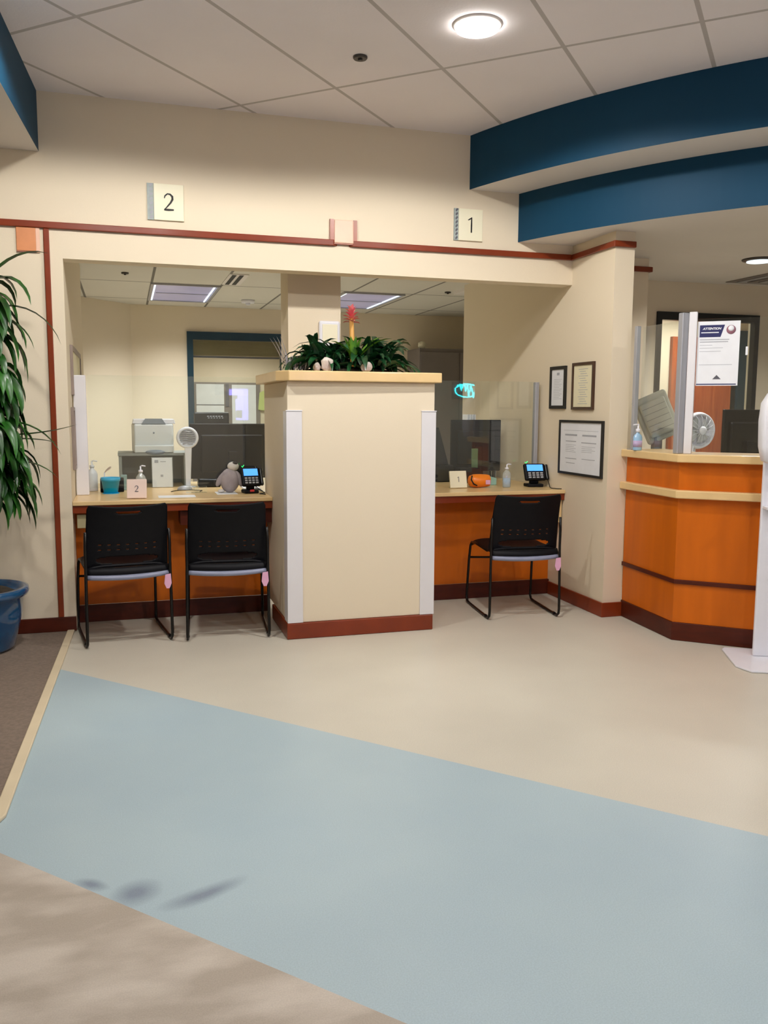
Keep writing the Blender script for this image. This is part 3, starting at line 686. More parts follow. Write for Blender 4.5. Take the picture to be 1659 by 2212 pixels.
MB().lathe([(.001, -.020), (.085, -.020), (.085, -.0145), (.001, -.0145)], (4.35, 5.23, 2.371), 32).build('lens', lens_soft, t)
t = thing('air_diffuser', 'square grey air diffuser in the low reception ceiling at right edge', 'vent', (5.05, 5.95, 2.371))
for k in range(4):
    h = .28-.06*k; z = 2.370-.006*k
    MB().prism([(5.12-h, 5.93-h), (5.12+h, 5.93-h), (5.12+h, 5.93+h), (5.12-h, 5.93+h)], z-.005, z-.0005).build('vane', (grey_met, alu)[k % 2], t)

# office window with blind and the room beyond
w1 = struct(MB().box((.67, 9.72, .8), (.735, 9.79, 2.13)).box((1.70, 9.72, .8), (1.765, 9.79, 2.13)).box((.735, 9.72, 2.045), (1.70, 9.79, 2.13)).box((.735, 9.72, .8), (1.70, 9.79, .85)).build('window_1', teal_fr))
MB().box((.735, 9.765, .85), (1.70, 9.77, 2.045)).build('pane', winglass, w1)
t = thing('window_blind', 'khaki slatted blind raised to the top of the teal office window', 'blind', (1.22, 9.83, 1.86))
mb = MB()
for i in range(12): mb.box((.737, 9.80, 1.885+i*.0135), (1.698, 9.84, 1.889+i*.0135))
mb.build('slats', khaki, t)
bx((.737, 9.80, 1.855), (1.698, 9.84, 1.875)).build('bottom_rail', ink, t)
bx((.737, 9.815, 1.88), (1.698, 9.82, 2.045)).build('slat_backing', khaki, t)
# whiteboard with papers on far wall of adjoining room (Y = 12.4)
t = thing('whiteboard', 'grey-framed whiteboard on the far wall seen through the office window', 'whiteboard', (1.3, 12.39, 1.0))
bx((.94, 12.375, .95), (1.86, 12.3995, 1.66)).build('frame', grey_met, t)
bx((.965, 12.370, 1.0), (1.35, 12.3745, 1.635)).build('board', paper, t); bx((.965, 12.366, 1.34), (1.35, 12.3695, 1.35)).build('divider', ink, t)
bx((1.37, 12.365, 1.32), (1.42, 12.3745, 1.64)).build('pen_rail', ink, t)
t = tag(bx((1.46, 12.362, 1.02), (1.80, 12.3695, 1.63)).build('wall_poster', paper), 'white sheet pinned on the far whiteboard, seen through the office window', 'poster', loc=(1.6, 12.362, 1.02))
t = tag(MB().prism([(1.83, 1.28), (1.98, 1.26), (2.0, 1.4), (1.93, 1.56), (1.85, 1.52)], 0, .004).xf(Matrix.Translation((0, 12.36, 0)) @ XZ).build('wall_note', lime_note), 'lime green note beside the far whiteboard', 'note', loc=(1.9, 12.36, 1.3))
t = thing('desk_phone', 'dark desktop switchboard phone on the sill below the office window', 'phone', (.95, 9.65, .9))
mod_bevel(bx((.72, 9.60, 1.10), (1.10, 9.66, 1.255)).build('panel', dark_fr, t), .015)
mb = MB()
for k in range(6): mb.box((.86+.03*k, 9.596, 1.205), (.88+.03*k, 9.5995, 1.215))
for k in range(6): mb.box((.87+.03*k, 9.596, 1.188), (.885+.03*k, 9.5995, 1.196))
mb.build('buttons', ink_light, t)
bx((.70, 9.45, .0005), (1.14, 9.66, 1.095)).build('stand', grey_met, t)
# tall office cabinet
t = thing('tall_cabinet', 'tall grey metal cabinet against the office back wall', 'cabinet', (3.7, 9.5, 0))
bx((3.212, 9.3, .0005), (4.15, 9.75, 1.985)).build('body', grey_met, t)
for a, b_ in ((3.22, 3.688), (3.696, 4.14)): mod_bevel(bx((a, 9.285, .03), (b_, 9.2995, 1.945)).build('door', grey_met, t), .003)
t = tag(MB().lathe([(.035, 0), (.045, .03), (.04, .07), (.01, .085)], (3.20, 9.55, 1.986), 16).build('small_jar', cream_plate), 'small cream jar on top of the tall grey cabinet', 'jar', loc=(3.20, 9.55, 1.986))
# move jar fully onto cabinet
t.location = (3.27, 9.4, 1.9855)
# wall box on column
t = thing('thermostat_box', 'white rounded wall box on the column behind the planter flower', 'thermostat', (1.28, 5.51, 1.72))
mod_bevel(bx((1.212, 5.492, 1.70), (1.352, 5.5195, 1.862)).build('cover', white_pl, t), .014, 3)
mod_bevel(bx((1.232, 5.488, 1.722), (1.332, 5.4915, 1.84)).build('front_plate', cream_plate, t), .002)

# ================================================================== ITEMS ON LEFT DESK  (top z = .76)
Z = .7605
def monitor(x0, x1, y, z0, z1, label, m_=black_pl, feet=.76, rot=0, tilt=0):
    cx = (x0+x1)/2
    t = thing('computer_monitor', label, 'monitor', (cx, y, feet))
    M = Matrix.Translation((cx, y, (z0+z1)/2)) @ Matrix.Rotation(rot, 4, 'Z') @ Matrix.Rotation(tilt, 4, 'X')
    hw, hh = (x1-x0)/2, (z1-z0)/2
    mod_bevel(bx((-hw, -.012, -hh), (hw, .012, hh)).xf(M).build('back_shell', m_, t), .006, 3)
    mod_bevel(bx((-hw*.75, -.035, -hh*.75), (hw*.75, -.0125, hh*.6)).xf(M).build('rear_bulge', m_, t), .012, 3)
    bx((-hw+.012, .0125, -hh+.015), (hw-.012, .014, hh-.012)).xf(M).build('screen', black_gl, t)
    MZ = Matrix.Translation((cx, y, feet)) @ Matrix.Rotation(rot, 4, 'Z')
    mod_bevel(bx((-.03, -.07, .0125), (.03, -.037, (z0+z1)/2-feet)).xf(MZ).build('stand_neck', m_, t), .004)
    mod_bevel(bx((-.12, -.14, .0008), (.12, .06, .012)).xf(MZ).build('stand_foot', m_, t), .004)
    return t
monitor(.432, 1.02, 6.2, .80, 1.19, 'wide black monitor seen from behind on the left desk')
# printer on stand
t = thing('printer_stand', 'grey metal stand carrying the white printer on the left desk', 'stand', (.17, 6.26, .76))
bx((-.055, 6.06, .975), (.41, 6.42, .992)).build('shelf', steel_g, t)
for x in (-.05, .38): bx((x, 6.07, Z), (x+.02, 6.41, .9745)).build('side_panel', steel_g, t)
bx((-.03, 6.395, Z), (.38, 6.41, .9745)).build('back_panel', steel_g, t)
t = thing('printer', 'white laser printer with grey top tray on the grey stand', 'printer', (.18, 6.25, .9925))
mod_bevel(MB().prism([(.055, 6.08), (.315, 6.08), (.33, 6.38), (.04, 6.38)], .9925, 1.19).build('body', printer_m, t), .012, 3)
mod_bevel(MB().prism([(.055, 6.062), (.315, 6.062), (.315, 6.079), (.055, 6.079)], .995, 1.045).build('paper_drawer', printer_m, t), .006, 2)
MB().lathe([(.0, 0), (.065, 0), (.065, .004), (0, .004)], n=24, sy=.25).xf(Matrix.Translation((.19, 6.0615, .998)) @ Matrix.Rotation(pi/2, 4, 'X')).build('drawer_grip', printer_g, t)
mod_bevel(MB().prism([(.045, 1.191), (.33, 1.191), (.322, 1.222), (.052, 1.222)], 0, .26).xf(Matrix.Translation((0, 6.35, 0)) @ XZ).build('top_cover', white_pl, t), .004)
MB().prism([(.105, 1.19), (.265, 1.19), (.24, 1.226), (.13, 1.226)], 0, .012).xf(Matrix.Translation((0, 6.089, 0)) @ XZ).build('control_panel', printer_g, t)
MB().lathe([(.0, 0), (.006, 0), (.006, .002), (0, .002)], n=12).xf(Matrix.Translation((.185, 6.079, 1.13)) @ Matrix.Rotation(pi/2, 4, 'X')).build('badge', printer_g, t)
# round headed desk device (speaker-through fan)
t = thing('pedestal_fan', 'small white desk fan with ribbed round head on a slim tapered stem', 'fan', (.40, 6.0, .76))
MFn = Matrix.Translation((.403, 6.0, 1.098)) @ Matrix.Rotation(pi/2, 4, 'X')
MB().lathe([(.060, -.02), (.074, -.012), (.074, .008), (.066, .014), (.058, .014), (.056, .006), (.001, .006), (.001, -.02)], n=36).xf(MFn).build('head_ring', white_pl, t)
mb = MB()
for k in range(-3, 4):
    z = k*.014; hw = math.sqrt(.054**2-z*z)
    mb.tube([(-hw, z+.003*sin(0), .012), (-hw*.3, z+.003, .016), (hw*.3, z-.003, .016), (hw, z, .012)], .0035, 6)
mb.xf(MFn).build('grille_ribs', alu, t)
mod_bevel(MB().prism([(.385, Z+.006), (.417, Z+.006), (.430, 1.035), (.382, 1.035)], 0, .02).xf(Matrix.Translation((0, 6.01, 0)) @ XZ).build('stem', white_pl, t), .004)
MB().lathe([(.055, 0), (.055, .004), (.02, .0059)], (.40, 6.0, Z), 24).build('base', white_pl, t)
# document in acrylic stand
t = thing('sign_holder', 'white sheet in an upright holder standing under the printer shelf', 'sign', (.22, 6.0, .76))
Md = Matrix.Translation((.232, 6.0, Z+.003)) @ Matrix.Rotation(R_(-8), 4, 'X')
bx((-.066, 0, 0), (.066, .003, .20)).xf(Md).build('sheet', paper, t)
bx((-.07, .0035, -.0), (.07, .0055, .204)).xf(Md).build('holder', clear_pl, t)
mb = MB().box((-.05, -.001, .165), (-.025, -.0001, .185)).box((-.012, -.001, .172), (.025, -.0001, .176)).box((-.012, -.001, .07), (.005, -.0001, .085)).xf(Md); mb.build('printed_marks', ink_light, t)
# number cards
def number_card(x, y, w_, h, glyphs, label, m_, rot=0):
    t = thing('number_card', label, 'number card', (x, y, .76), 'desk number cards')
    M = Matrix.Translation((x, y, Z+.004)) @ Matrix.Rotation(rot, 4, 'Z') @ Matrix.Rotation(R_(-12), 4, 'X')
    mod_bevel(bx((-w_/2, 0, 0), (w_/2, .014, h)).xf(M).build('card', m_, t), .004)
    mb = glyph(MB(), glyphs, 0, h/2, h*.32, -.0022); mb.xf(M).build('numeral', ink, t)
    M2 = Matrix.Translation((x, y, Z)) @ Matrix.Rotation(rot, 4, 'Z')
    bx((-w_/2+.01, .016, .0), (w_/2-.01, .05, .006)).xf(M2).build('foot', m_, t)
number_card(.052, 5.275, .115, .115, two, 'pinkish square card stand on the left desk beside the cyan pot', pink_card, R_(-6))
number_card(2.185, 5.47, .128, .118, one, 'cream square card stand with the number 1 on the right desk', cream_plate, R_(4))
# bottles
def bottle(x, y, h, rad, m_, pump, label, liquid=None, sq=1):
    t = thing('pump_bottle', label, 'bottle', (x, y, .76) if not isinstance(label, tuple) else (x, y, .76))
    z = Z
    MB().lathe([(rad*.95, 0), (rad, .006), (rad, h*.55), (rad*.85, h*.63), (rad*.38, h*.72), (rad*.36, h*.76)], (x, y, z), 20, 1, sq).build('bottle_body', m_, t)
    if liquid: MB().lathe([(rad*.9, .002), (rad*.93, h*.40)], (x, y, z), 20, 1, sq).build('liquid', liquid, t)
    if pump:
        MB().lathe([(rad*.45, 0), (rad*.45, h*.07), (rad*.15, h*.08), (rad*.15, h*.2)], (x, y, z+h*.765), 14).tube([(x, y, z+h*.96), (x+rad*.3, y-.002, z+h*.985), (x+rad*1.0, y-.004, z+h*.965)], .004, 8).build('pump', white_pl, t)
    return t
bottle(-.215, 5.85, .20, .033, white_pl, True, 'white pump bottle at the left end of the left desk')
bottle(.082, 5.52, .185, .030, clear_pl, True, 'clear pump bottle behind the pinkish number card', cream_plate)
bottle(2.54, 5.47, .165, .030, clear_pl, True, 'clear pump bottle of blue sanitizer on the right desk', gel_blue, .7)
# cyan pot + dark organiser
t = thing('cyan_pot', 'cyan tapered plastic pot on the left desk', 'pot', (-.1, 5.67, .76))
MB().lathe([(.043, 0), (.055, .075), (.059, .076), (.060, .098), (.055, .098), (.052, .08), (.04, .01)], (-.10, 5.67, Z+.003), 28).build('pot_body', cyan_pl, t)
MB().lathe([(.052, 0), (.052, .0025)], (-.10, 5.67, Z), 24).build('saucer', cyan_pl, t)
t = tag(mod_bevel(MB().prism([(-.165, 5.74), (-.02, 5.74), (-.02, 5.80), (-.165, 5.80)], Z, Z+.09).build('pen_organiser', black_pl), .006), 'black low organiser box behind the cyan pot', 'organiser', loc=(-.09, 5.77, .7605))
t = thing('pink_ribbon', 'pale pink feathery ribbon pick standing behind the cyan pot', 'decoration', (-.14, 5.86, .76))
MB().lathe([(.02, 0), (.022, .01), (.006, .014), (.004, .12)], (-.14, 5.86, Z), 12).build('holder', white_pl, t)
mb = MB()
for k in range(5): mb.leaf((-.14, 5.86, Z+.11), .2+.2*k, 1.0-.1*k, .07, .014, .4)
mod_solid(mb.build('ribbon', pink_card, t), .001)
t = tag(mod_bevel(bx((-.04, 5.86, Z), (.0, 5.90, Z+.10)).build('small_box', mat('pale_teal_box', (150, 176, 172), .5)), .004), 'pale teal small box behind the cyan pot', 'box', loc=(-.02, 5.88, .7605))
# mouse, keyboard & papers
t = thing('computer_mouse', 'silver and black computer mouse near the middle of the left desk', 'mouse', (.35, 5.78, .76))
def mouse(u_, v_):
    a = u_*2*pi; e = v_*pi/2
    return Vector((.365+.05*cos(a)*cos(e), 5.79+.03*sin(a)*cos(e), Z+.002+.028*sin(e)))
MB().grid(mouse, 20, 8).build('shell', alu, t)
bx((.317, 5.765, Z), (.412, 5.815, Z+.002)).build('sole', black_gl, t)
t = thing('mouse_cable_coil', 'thin black cable looping on the left desk beside the mouse', 'cable', (.3, 5.7, .76))
MB().tube([(.27, 5.66, Z+.003), (.29, 5.70, Z+.003), (.32, 5.74, Z+.003), (.40, 5.76, Z+.003), (.47, 5.70, Z+.003), (.45, 5.63, Z+.003)], .0025, 6).build('cable', black_gl, t)
t = tag(bx((.18, 5.30, Z), (.40, 5.44, Z+.0008)).build('desk_sheet', paper), 'white sheet lying flat on the left desk in front of the mouse', 'paper', loc=(.29, 5.37, Z))
t = tag(bx((.54, 5.42, Z), (.67, 5.60, Z+.0010)).build('desk_sheet', paper), 'white sheet lying under the grey plush toy on the left desk', 'paper', loc=(.6, 5.5, Z))
# second dark thing at left of monitor
t = tag(mod_bevel(MB().prism([(.465, Z), (.62, Z), (.60, Z+.055), (.465, Z+.06)], 0, .10).xf(Matrix.Translation((0, 6.05, 0)) @ XZ).build('desk_phone', black_gl), .012, 3), 'low black phone in front of the wide black monitor', 'phone', loc=(.5, 6.0, Z))
# plush toy
t = thing('plush_penguin', 'grey plush bird with white head and dark crown, sitting with its back turned', 'plush toy', (.62, 5.545, .76))
MB().ball((.632, 5.545, Z+.078), .062, .05, .078, 20).build('body', plush_g, t)
MB().ball((.655, 5.545, Z+.168), .037, .034, .030, 20).build('head', plush_w, t)
MB().ball((.664, 5.533, Z+.188), .018, .018, .012, 14).build('crown', plush_k, t)
for s, (x, a) in enumerate(((.575, -.55), (.690, .35))):
    M = Matrix.Translation((x, 5.54, Z+.088)) @ Matrix.Rotation(-a, 4, 'Y')
    MB().ball((0, 0, 0), .020, .018, .055, 14).xf(M).build('wing', plush_g, t)
MB().ball((.575, 5.53, Z+.013), .022, .02, .012, 12).build('foot', plush_w, t)
# payment terminals
def terminal(x, y, rot, label, red=False, sc=1.0):
    t = thing('payment_terminal', label, 'card terminal', (x, y, .76), 'card payment terminals')
    M = Matrix.Translation((x, y, Z)) @ Matrix.Rotation(rot, 4, 'Z') @ Matrix.Diagonal((sc, 1, 1, 1))
    mod_bevel(MB().prism([(-.045, -.035), (.045, -.035), (.05, .06), (-.05, .06)], 0, .022).xf(M).build('base', black_pl, t), .006)
    mod_bevel(bx((-.025, .0, .0225), (.025, .035, .08)).xf(M).build('neck', black_pl, t), .006)
    MT = M @ Matrix.Translation((0, .0, .105)) @ Matrix.Rotation(R_(-28), 4, 'X')
    mod_bevel(bx((-.062, -.012, -.065), (.062, .018, .062)).xf(MT).build('body', black_pl, t), .012, 3)
    bx((-.046, -.0135, .002), (.046, -.0122, .05)).xf(MT).build('screen', screen_b, t)
    mb = MB()
    for i in range(4):
        for j in range(3): mb.box((-.043+i*.023, -.016, -.052+j*.016), (-.043+i*.023+.016, -.0122, -.052+j*.016+.010))
    mb.xf(MT).build('keypad', ink_light, t)
    glyph(MB(), [([(-.5, .1), (-.15, -.4), (.5, .5)], [.25, .25, .25])], -.045, .069, .016, -.012).xf(MT).build('contactless_mark', green_led, t)
    mod_bevel(bx((.0625, -.01, -.06), (.078, .016, .055)).xf(MT).build('stylus_holder', black_gl, t), .005)
    if red: mod_bevel(bx((-.014, -.038, .012), (.014, -.0345, .026)).xf(M).build('card_marker', red_m, t), .002)
    return t
terminal(.757, 5.475, R_(6), 'card payment terminal with blue screen beside the grey plush toy', True)
terminal(2.755, 5.47, R_(-8), 'card payment terminal with blue screen by the right return wall', sc=1.25)
t = thing('terminal_cable', 'black cable trailing from the terminal to the end of the right desk', 'cable', (2.82, 5.3, .76))
MB().tube([(2.77, 5.55, Z+.05), (2.815, 5.5, Z+.12), (2.835, 5.45, Z+.09), (2.83, 5.38, Z+.004), (2.80, 5.30, Z+.004), (2.82, 5.25, Z+.004), (2.845, 5.24, Z+.004)], .003, 6).build('cable', black_gl, t)
t = thing('terminal_cable', 'black cables and clutter trailing beside the left desk terminal', 'cable', (.83, 5.5, .76))
MB().tube([(.79, 5.52, Z+.03), (.83, 5.5, Z+.01), (.843, 5.45, Z+.004), (.80, 5.38, Z+.004), (.83, 5.34, Z+.004)], .003, 6).tube([(.78, 5.56, Z+.05), (.82, 5.56, Z+.02), (.845, 5.55, Z+.004)], .003, 6).build('cable', black_gl, t)
t = tag(bx((.74, 5.66, Z), (.85, 5.90, Z+.012)).build('paper_stack', paper), 'low stack of papers at the pillar end of the left desk', 'papers', loc=(.8, 5.78, Z))

# ================================================================== ITEMS ON RIGHT DESK
monitor(2.36, 2.77, 6.1, .83, 1.222, 'black monitor seen from behind on the right desk', rot=R_(0))
t = thing('desk_printer', 'black box printer with raised slanted lid, partly hidden by the pillar on the right desk', 'printer', (2.2, 6.0, .76))
mod_bevel(bx((2.02, 5.98, Z), (2.345, 6.25, .885)).build('body', black_pl, t), .008)
mod_bevel(MB().prism([(2.06, .886), (2.325, .886), (2.245, 1.165), (2.06, 1.165)], 0, .02).xf(Matrix.Translation((0, 6.06, 0)) @ XZ).build('raised_lid', dark_fr, t), .005)
t = thing('orange_bucket', 'orange jack-o-lantern candy bucket lying on its side on the right desk', 'bucket', (2.345, 5.5, .76))
Mo = Matrix.Translation((2.345, 5.50, Z+.0475)) @ Matrix.Rotation(pi/2, 4, 'Y')
MB().lathe([(.02, -.078), (.036, -.07), (.046, -.04), (.047, .0), (.044, .05), (.040, .072), (.035, .074), (.033, -.05)], n=28).xf(Mo).build('bucket_body', orange_pl, t)
MB().tube([(2.28, 5.47, Z+.085), (2.27, 5.46, Z+.06), (2.285, 5.452, Z+.03), (2.31, 5.45, Z+.018)], .005, 8).build('handle', black_gl, t)
mod_bevel(bx((2.375, 5.4515, Z+.025), (2.41, 5.4545, Z+.055)).build('sticker', pink_tag, t), .001)
t = thing('desk_organiser', 'dark desk organiser with papers in front of the right monitor', 'organiser', (2.45, 5.8, .76))
mod_bevel(bx((2.34, 5.85, Z), (2.50, 5.95, Z+.11)).build('tray', black_pl, t), .006)
mod_bevel(bx((2.29, 5.82, Z), (2.335, 5.86, Z+.06)).build('cup', paper, t), .004)
t = tag(mod_bevel(MB().prism([(0, 0), (.11, 0), (.11, .05), (.03, .07)], 0, .06).xf(Matrix.Translation((2.44, 5.72, Z)) @ XZ).build('note_pad', mat('mint_pad', (168, 210, 200), .6)), .003), 'mint coloured note pad behind the sanitizer on the right desk', 'note pad', loc=(2.49, 5.69, Z))
t = thing('file_sorter', 'upright file sorter with papers right of the right monitor', 'file sorter', (2.79, 6.2, .76))
for k in range(4): bx((2.765+.018*k, 6.28, Z), (2.769+.018*k, 6.42, Z+.30-.03*k)).build('divider', (dark_fr, paper, grey_met, paper)[k], t)
bx((2.76, 6.28, Z-.0), (2.83, 6.42, Z+.0)) if False else None
t = thing('file_rack', 'grey vertical file rack on top shelf behind the right monitor', 'file rack', (2.66, 6.35, .76))
bx((2.56, 6.30, Z), (2.72, 6.42, Z+.40)).build('rack_body', dark_fr, t)
for k in range(4): bx((2.58+.022*k, 6.31, Z+.4005), (2.586+.022*k, 6.41, Z+.50)).build('paper_sheet', paper, t)
t = tag(mod_bevel(bx((2.47, 5.94, Z), (2.52, 5.95, Z+.25)).build('green_oblong', mat('green_oblong', (84, 120, 84), .6)), .002), 'green folder standing against the right monitor', 'oblong', loc=(2.49, 5.945, Z))  # thin upright green box beside the monitor

# ================================================================== PLANTER PLANTS
zt = 1.5065
def foliage(n, c, rx, ry, lmin, lmax, wd, droop, el0, el1, seed, mi=0):
    rnd = random.Random(seed); mb = MB()
    for i in range(n):
        az = rnd.uniform(0, 2*pi); el = rnd.uniform(el0, el1)
        p = (c[0]+rnd.uniform(-rx, rx), c[1]+rnd.uniform(-ry, ry), c[2]+rnd.uniform(0, .03))
        mb.leaf(p, az, el, rnd.uniform(lmin, lmax), wd*rnd.uniform(.7, 1.3), droop*rnd.uniform(.6, 1.3), twist=rnd.uniform(-.5, .5))
    return mb
t = thing('tabletop_foliage', 'dark green leafy plant spreading over the pillar cap', 'plant', (1.25, 4.98, zt))
foliage(120, (1.13, 4.93, zt+.02), .10, .09, .13, .25, .046, 1.2, .25, 1.35, 3).build('foliage', leaf_d, t)
foliage(130, (1.40, 4.93, zt+.02), .10, .09, .14, .27, .044, 1.15, .25, 1.35, 4).build('foliage', leaf_d, t)
MB().lathe([(.14, 0), (.17, .012), (.12, .03), (.02, .035)], (1.27, 4.98, zt), 24, 1.7, .9).build('soil_mound', soil, t)
mb = MB()
for k in range(9): mb.leaf((1.22, 4.93, zt+.03), pi*(.86+.03*k), .95-.075*k, .36-.01*k, .016, 1.0)
for k in range(5): mb.leaf((1.45, 4.93, zt+.03), -.15+.1*k, .55-.14*k, .27, .018, .9)
mb.build('fern_frond', leaf_d, t)
t = thing('bromeliad', 'bromeliad with lime centre, orange stalk and pink flower, above the dark foliage', 'flower', (1.27, 4.9, zt))
mb = MB()
for k in range(10):
    a = k*2.4; mb.leaf((1.265+.012*cos(a), 4.84+.012*sin(a), zt+.05), a, 1.36, .16, .030, .35)
for a, e, l in ((-.2, .85, .26), (.15, .95, .24), (3.3, .9, .2)): mb.leaf((1.28, 4.84, zt+.06), a, e, l, .035, .5)
mb.build('leaf_rosette', leaf_l, t)
MB().tube([(1.265, 4.84, zt+.035), (1.262, 4.84, zt+.15), (1.255, 4.84, zt+.31)], [.016, .015, .012], 10).build('stalk', stem_or, t)
mb = MB()
for k in range(24):
    a = k*2.4; mb.leaf((1.255, 4.84, zt+.28+.0025*k), a, .2+.045*k, .055, .024, .5, seg=4)
mb.build('bloom', pink_fl, t)
for (x, y, rx, rz, lb) in ((1.045, 4.80, .022, .030, 'pale stone standing at the front left of the planter foliage'), (1.10, 4.78, .042, .046, 'pale shell-like stone in front of the planter foliage'), (1.33, 4.78, .034, .034, 'mauve grey stone at the front right of the planter foliage')):
    mb = MB(); mb.bm.free(); mb.bm = bmesh.new(); bmesh.ops.create_icosphere(mb.bm, subdivisions=2, radius=1)
    rnd = random.Random(int(x*100))
    for v in mb.bm.verts: v.co = Vector((v.co.x*rx*rnd.uniform(.75, 1.1), v.co.y*.025*rnd.uniform(.8, 1.1), max(-.8, v.co.z)*rz*rnd.uniform(.85, 1.1)))
    zmin = min(v.co.z for v in mb.bm.verts)
    o = mb.build('decor_stone', stone); o.location = (x, y, zt-zmin); tag(o, lb, 'stone')
t = thing('dried_grass', 'silvery dried grass bunch at the left end of the pillar cap', 'dried grass', (.93, 4.95, zt))
mb = MB(); rnd = random.Random(5)
for k in range(34): mb.leaf((.95+rnd.uniform(-.05, .08), 4.95+rnd.uniform(-.04, .04), zt+.004), rnd.uniform(0, 6.3), rnd.uniform(1.1, 1.5), rnd.uniform(.06, .13), .010, .6, seg=5)
for k in range(4): mb.leaf((.92-.008*k, 4.95, zt+.004), pi, 1.35-.05*k, .21, .016, .3)
mb.build('blades', twig_m, t)
MB().lathe([(.03, 0), (.045, .008), (.02, .012)], (.945, 4.95, zt), 16).build('root_base', soil, t)

# ================================================================== LEFT FLOOR PLANT
t = thing('potted_dracaena', 'tall potted plant with arching strap leaves at the left edge', 'plant', (-.775, 4.90, .006))
PX, PY = -.775, 4.90
MB().lathe([(.150, 0), (.172, .02), (.215, .20), (.222, .285), (.245, .297), (.252, .315), (.248, .335), (.226, .340), (.215, .31), (.19, .29), (.01, .29)], (PX, PY, .007), 48).build('pot', pot_blue, t)
MB().lathe([(.205, 0), (.15, .03), (.02, .055)], (PX, PY, .30), 24).build('soil_mound', soil, t)
canes = [((-.80, 4.92), (-.74, 4.93), 1.02), ((-.74, 4.88), (-.80, 4.84), 1.42), ((-.79, 4.86), (-.76, 4.90), 1.80)]
for (a, b_, h) in canes:
    MB().tube([(a[0], a[1], .31), ((a[0]*2+b_[0])/3, (a[1]*2+b_[1])/3, .31+(h-.31)*.4), (b_[0], b_[1], h)], [.02, .017, .013], 10).build('cane', cane_m, t)
def fits(p_end): return True
def crown(c, n, lmin, lmax, wd, droop, seed, el=(-.2, 1.35)):
    rnd = random.Random(seed); mb = MB(); k = 0
    while k < n:
        az = rnd.uniform(0, 2*pi); L = rnd.uniform(lmin, lmax)
        if sin(az) > .35: L *= .45
        zz = c[2]+rnd.uniform(-.16, .05)
        mb.leaf((c[0]+.012*cos(az), c[1]+.012*sin(az), zz), az, rnd.uniform(*el), L, wd*rnd.uniform(.8, 1.2), droop*rnd.uniform(.7, 1.3), seg=9, twist=rnd.uniform(-.3, .3)); k += 1
    return mb
for k, (c_, n_, l0, l1, wd_, dr_, el_) in enumerate([((-.72, 4.93, 1.02), 90, .18, .34, .050, 1.9, (-.5, .9)), ((-.74, 4.84, 1.25), 90, .18, .32, .052, 2.0, (-.4, 1.0)),
        ((-.72, 4.88, 1.46), 90, .18, .33, .054, 2.3, (-.2, 1.2)), ((-.76, 4.90, 1.80), 60, .24, .38, .050, 1.8, (-.1, 1.4))]):
    crown((c_[0]+.035, c_[1], c_[2]), int(n_*1.35), l0*1.05, l1*1.08, wd_, dr_, 11+k, el_).build('leaf_crown', leaf_m, t)
mb = MB()
mb.leaf((-.72, 4.90, 1.78), -.05, .35, .50, .030, .95, seg=10)
mb.leaf((-.72, 4.88, 1.74), -.15, .25, .36, .030, 1.0, seg=10)
mb.leaf((-.70, 4.88, 1.15), -.05, .0, .46, .030, -.15, seg=10)
mb.leaf((-.70, 4.88, 1.22), -.1, .1, .44, .030, .7, seg=10)
mb.leaf((-.70, 4.90, 1.12), .0, .1, .36, .028, .15, seg=10)
mb.leaf((-.70, 4.88, 1.00), -.1, .2, .38, .026, .5, seg=10)
mb.leaf((-.69, 4.88, .98), -.2, .3, .40, .034, 2.2, seg=10)
mb.leaf((-.74, 4.86, 1.80), -.2, 1.0, .52, .04, .6, seg=10)
mb.leaf((-.72, 4.88, 1.62), -.1, .6, .42, .036, 2.3, seg=10)
mb.leaf((-.72, 4.86, .82), -.3, .1, .24, .045, 2.6, seg=9)
mb.build('long_leaf', leaf_m, t)

# ================================================================== RECEPTION ITEMS
ZD = .7605
t = thing('reception_monitor', 'pale grey monitor back, tilted, behind the left reception screen', 'monitor', (3.47, 5.05, .76))
Mm = Matrix.Translation((3.46, 5.08, 1.255)) @ Matrix.Rotation(R_(-22), 4, 'Z') @ Matrix.Rotation(R_(-24), 4, 'Y')
mod_bevel(bx((-.12, -.02, -.16), (.12, .02, .16)).xf(Mm).build('back_shell', beige_pl, t), .02, 3)
mod_bevel(bx((-.09, -.05, -.12), (.09, -.0205, .12)).xf(Mm).build('rear_bulge', beige_pl, t), .015, 3)
mb = MB()
for k in range(5): mb.box((-.08, -.0525, -.08+.04*k), (.08, -.0505, -.078+.04*k))
mb.xf(Mm).build('vents', ink, t)
bx((3.44, 5.06, ZD+.015), (3.50, 5.09, 1.15)).build('stand_neck', grey_met, t)
bx((3.36, 4.97, ZD), (3.58, 5.17, ZD+.0145)).build('stand_foot', grey_met, t)
t = thing('reception_fan', 'small clear round fan behind the middle post of the reception counter', 'fan', (3.815, 5.1, .76))
Mf = Matrix.Translation((3.815, 5.1, 1.163)) @ Matrix.Rotation(pi/2, 4, 'X') 
MB().lathe([(.105, -.03), (.125, -.02), (.128, .0), (.122, .02), (.11, .028), (.108, .01), (.104, -.02)], n=36).xf(Mf).build('cage_ring', white_pl, t)
mb = MB()
for k in range(16):
    a = 2*pi*k/16; mb.tube([(.02*cos(a), .02*sin(a), .045), (.08*cos(a), .08*sin(a), .042), (.118*cos(a), .118*sin(a), .018)], .0016, 5)
mb.xf(Mf).build('cage_wires', white_pl, t)
mb = MB()
for k in range(4):
    a0 = k*pi/2
    mb.grid(lambda u_, v_: Vector(((.02+.07*u_)*cos(a0+v_*1.1), (.02+.07*u_)*sin(a0+v_*1.1), -.01+.02*v_)), 5, 6)
mod_solid(mb.xf(Mf).build('blades', mat('fan_blade', (205, 208, 206), .4), t), .002)
MB().ball((3.815, 5.05, 1.163), .03, .015, .03).build('hub', white_pl, t)
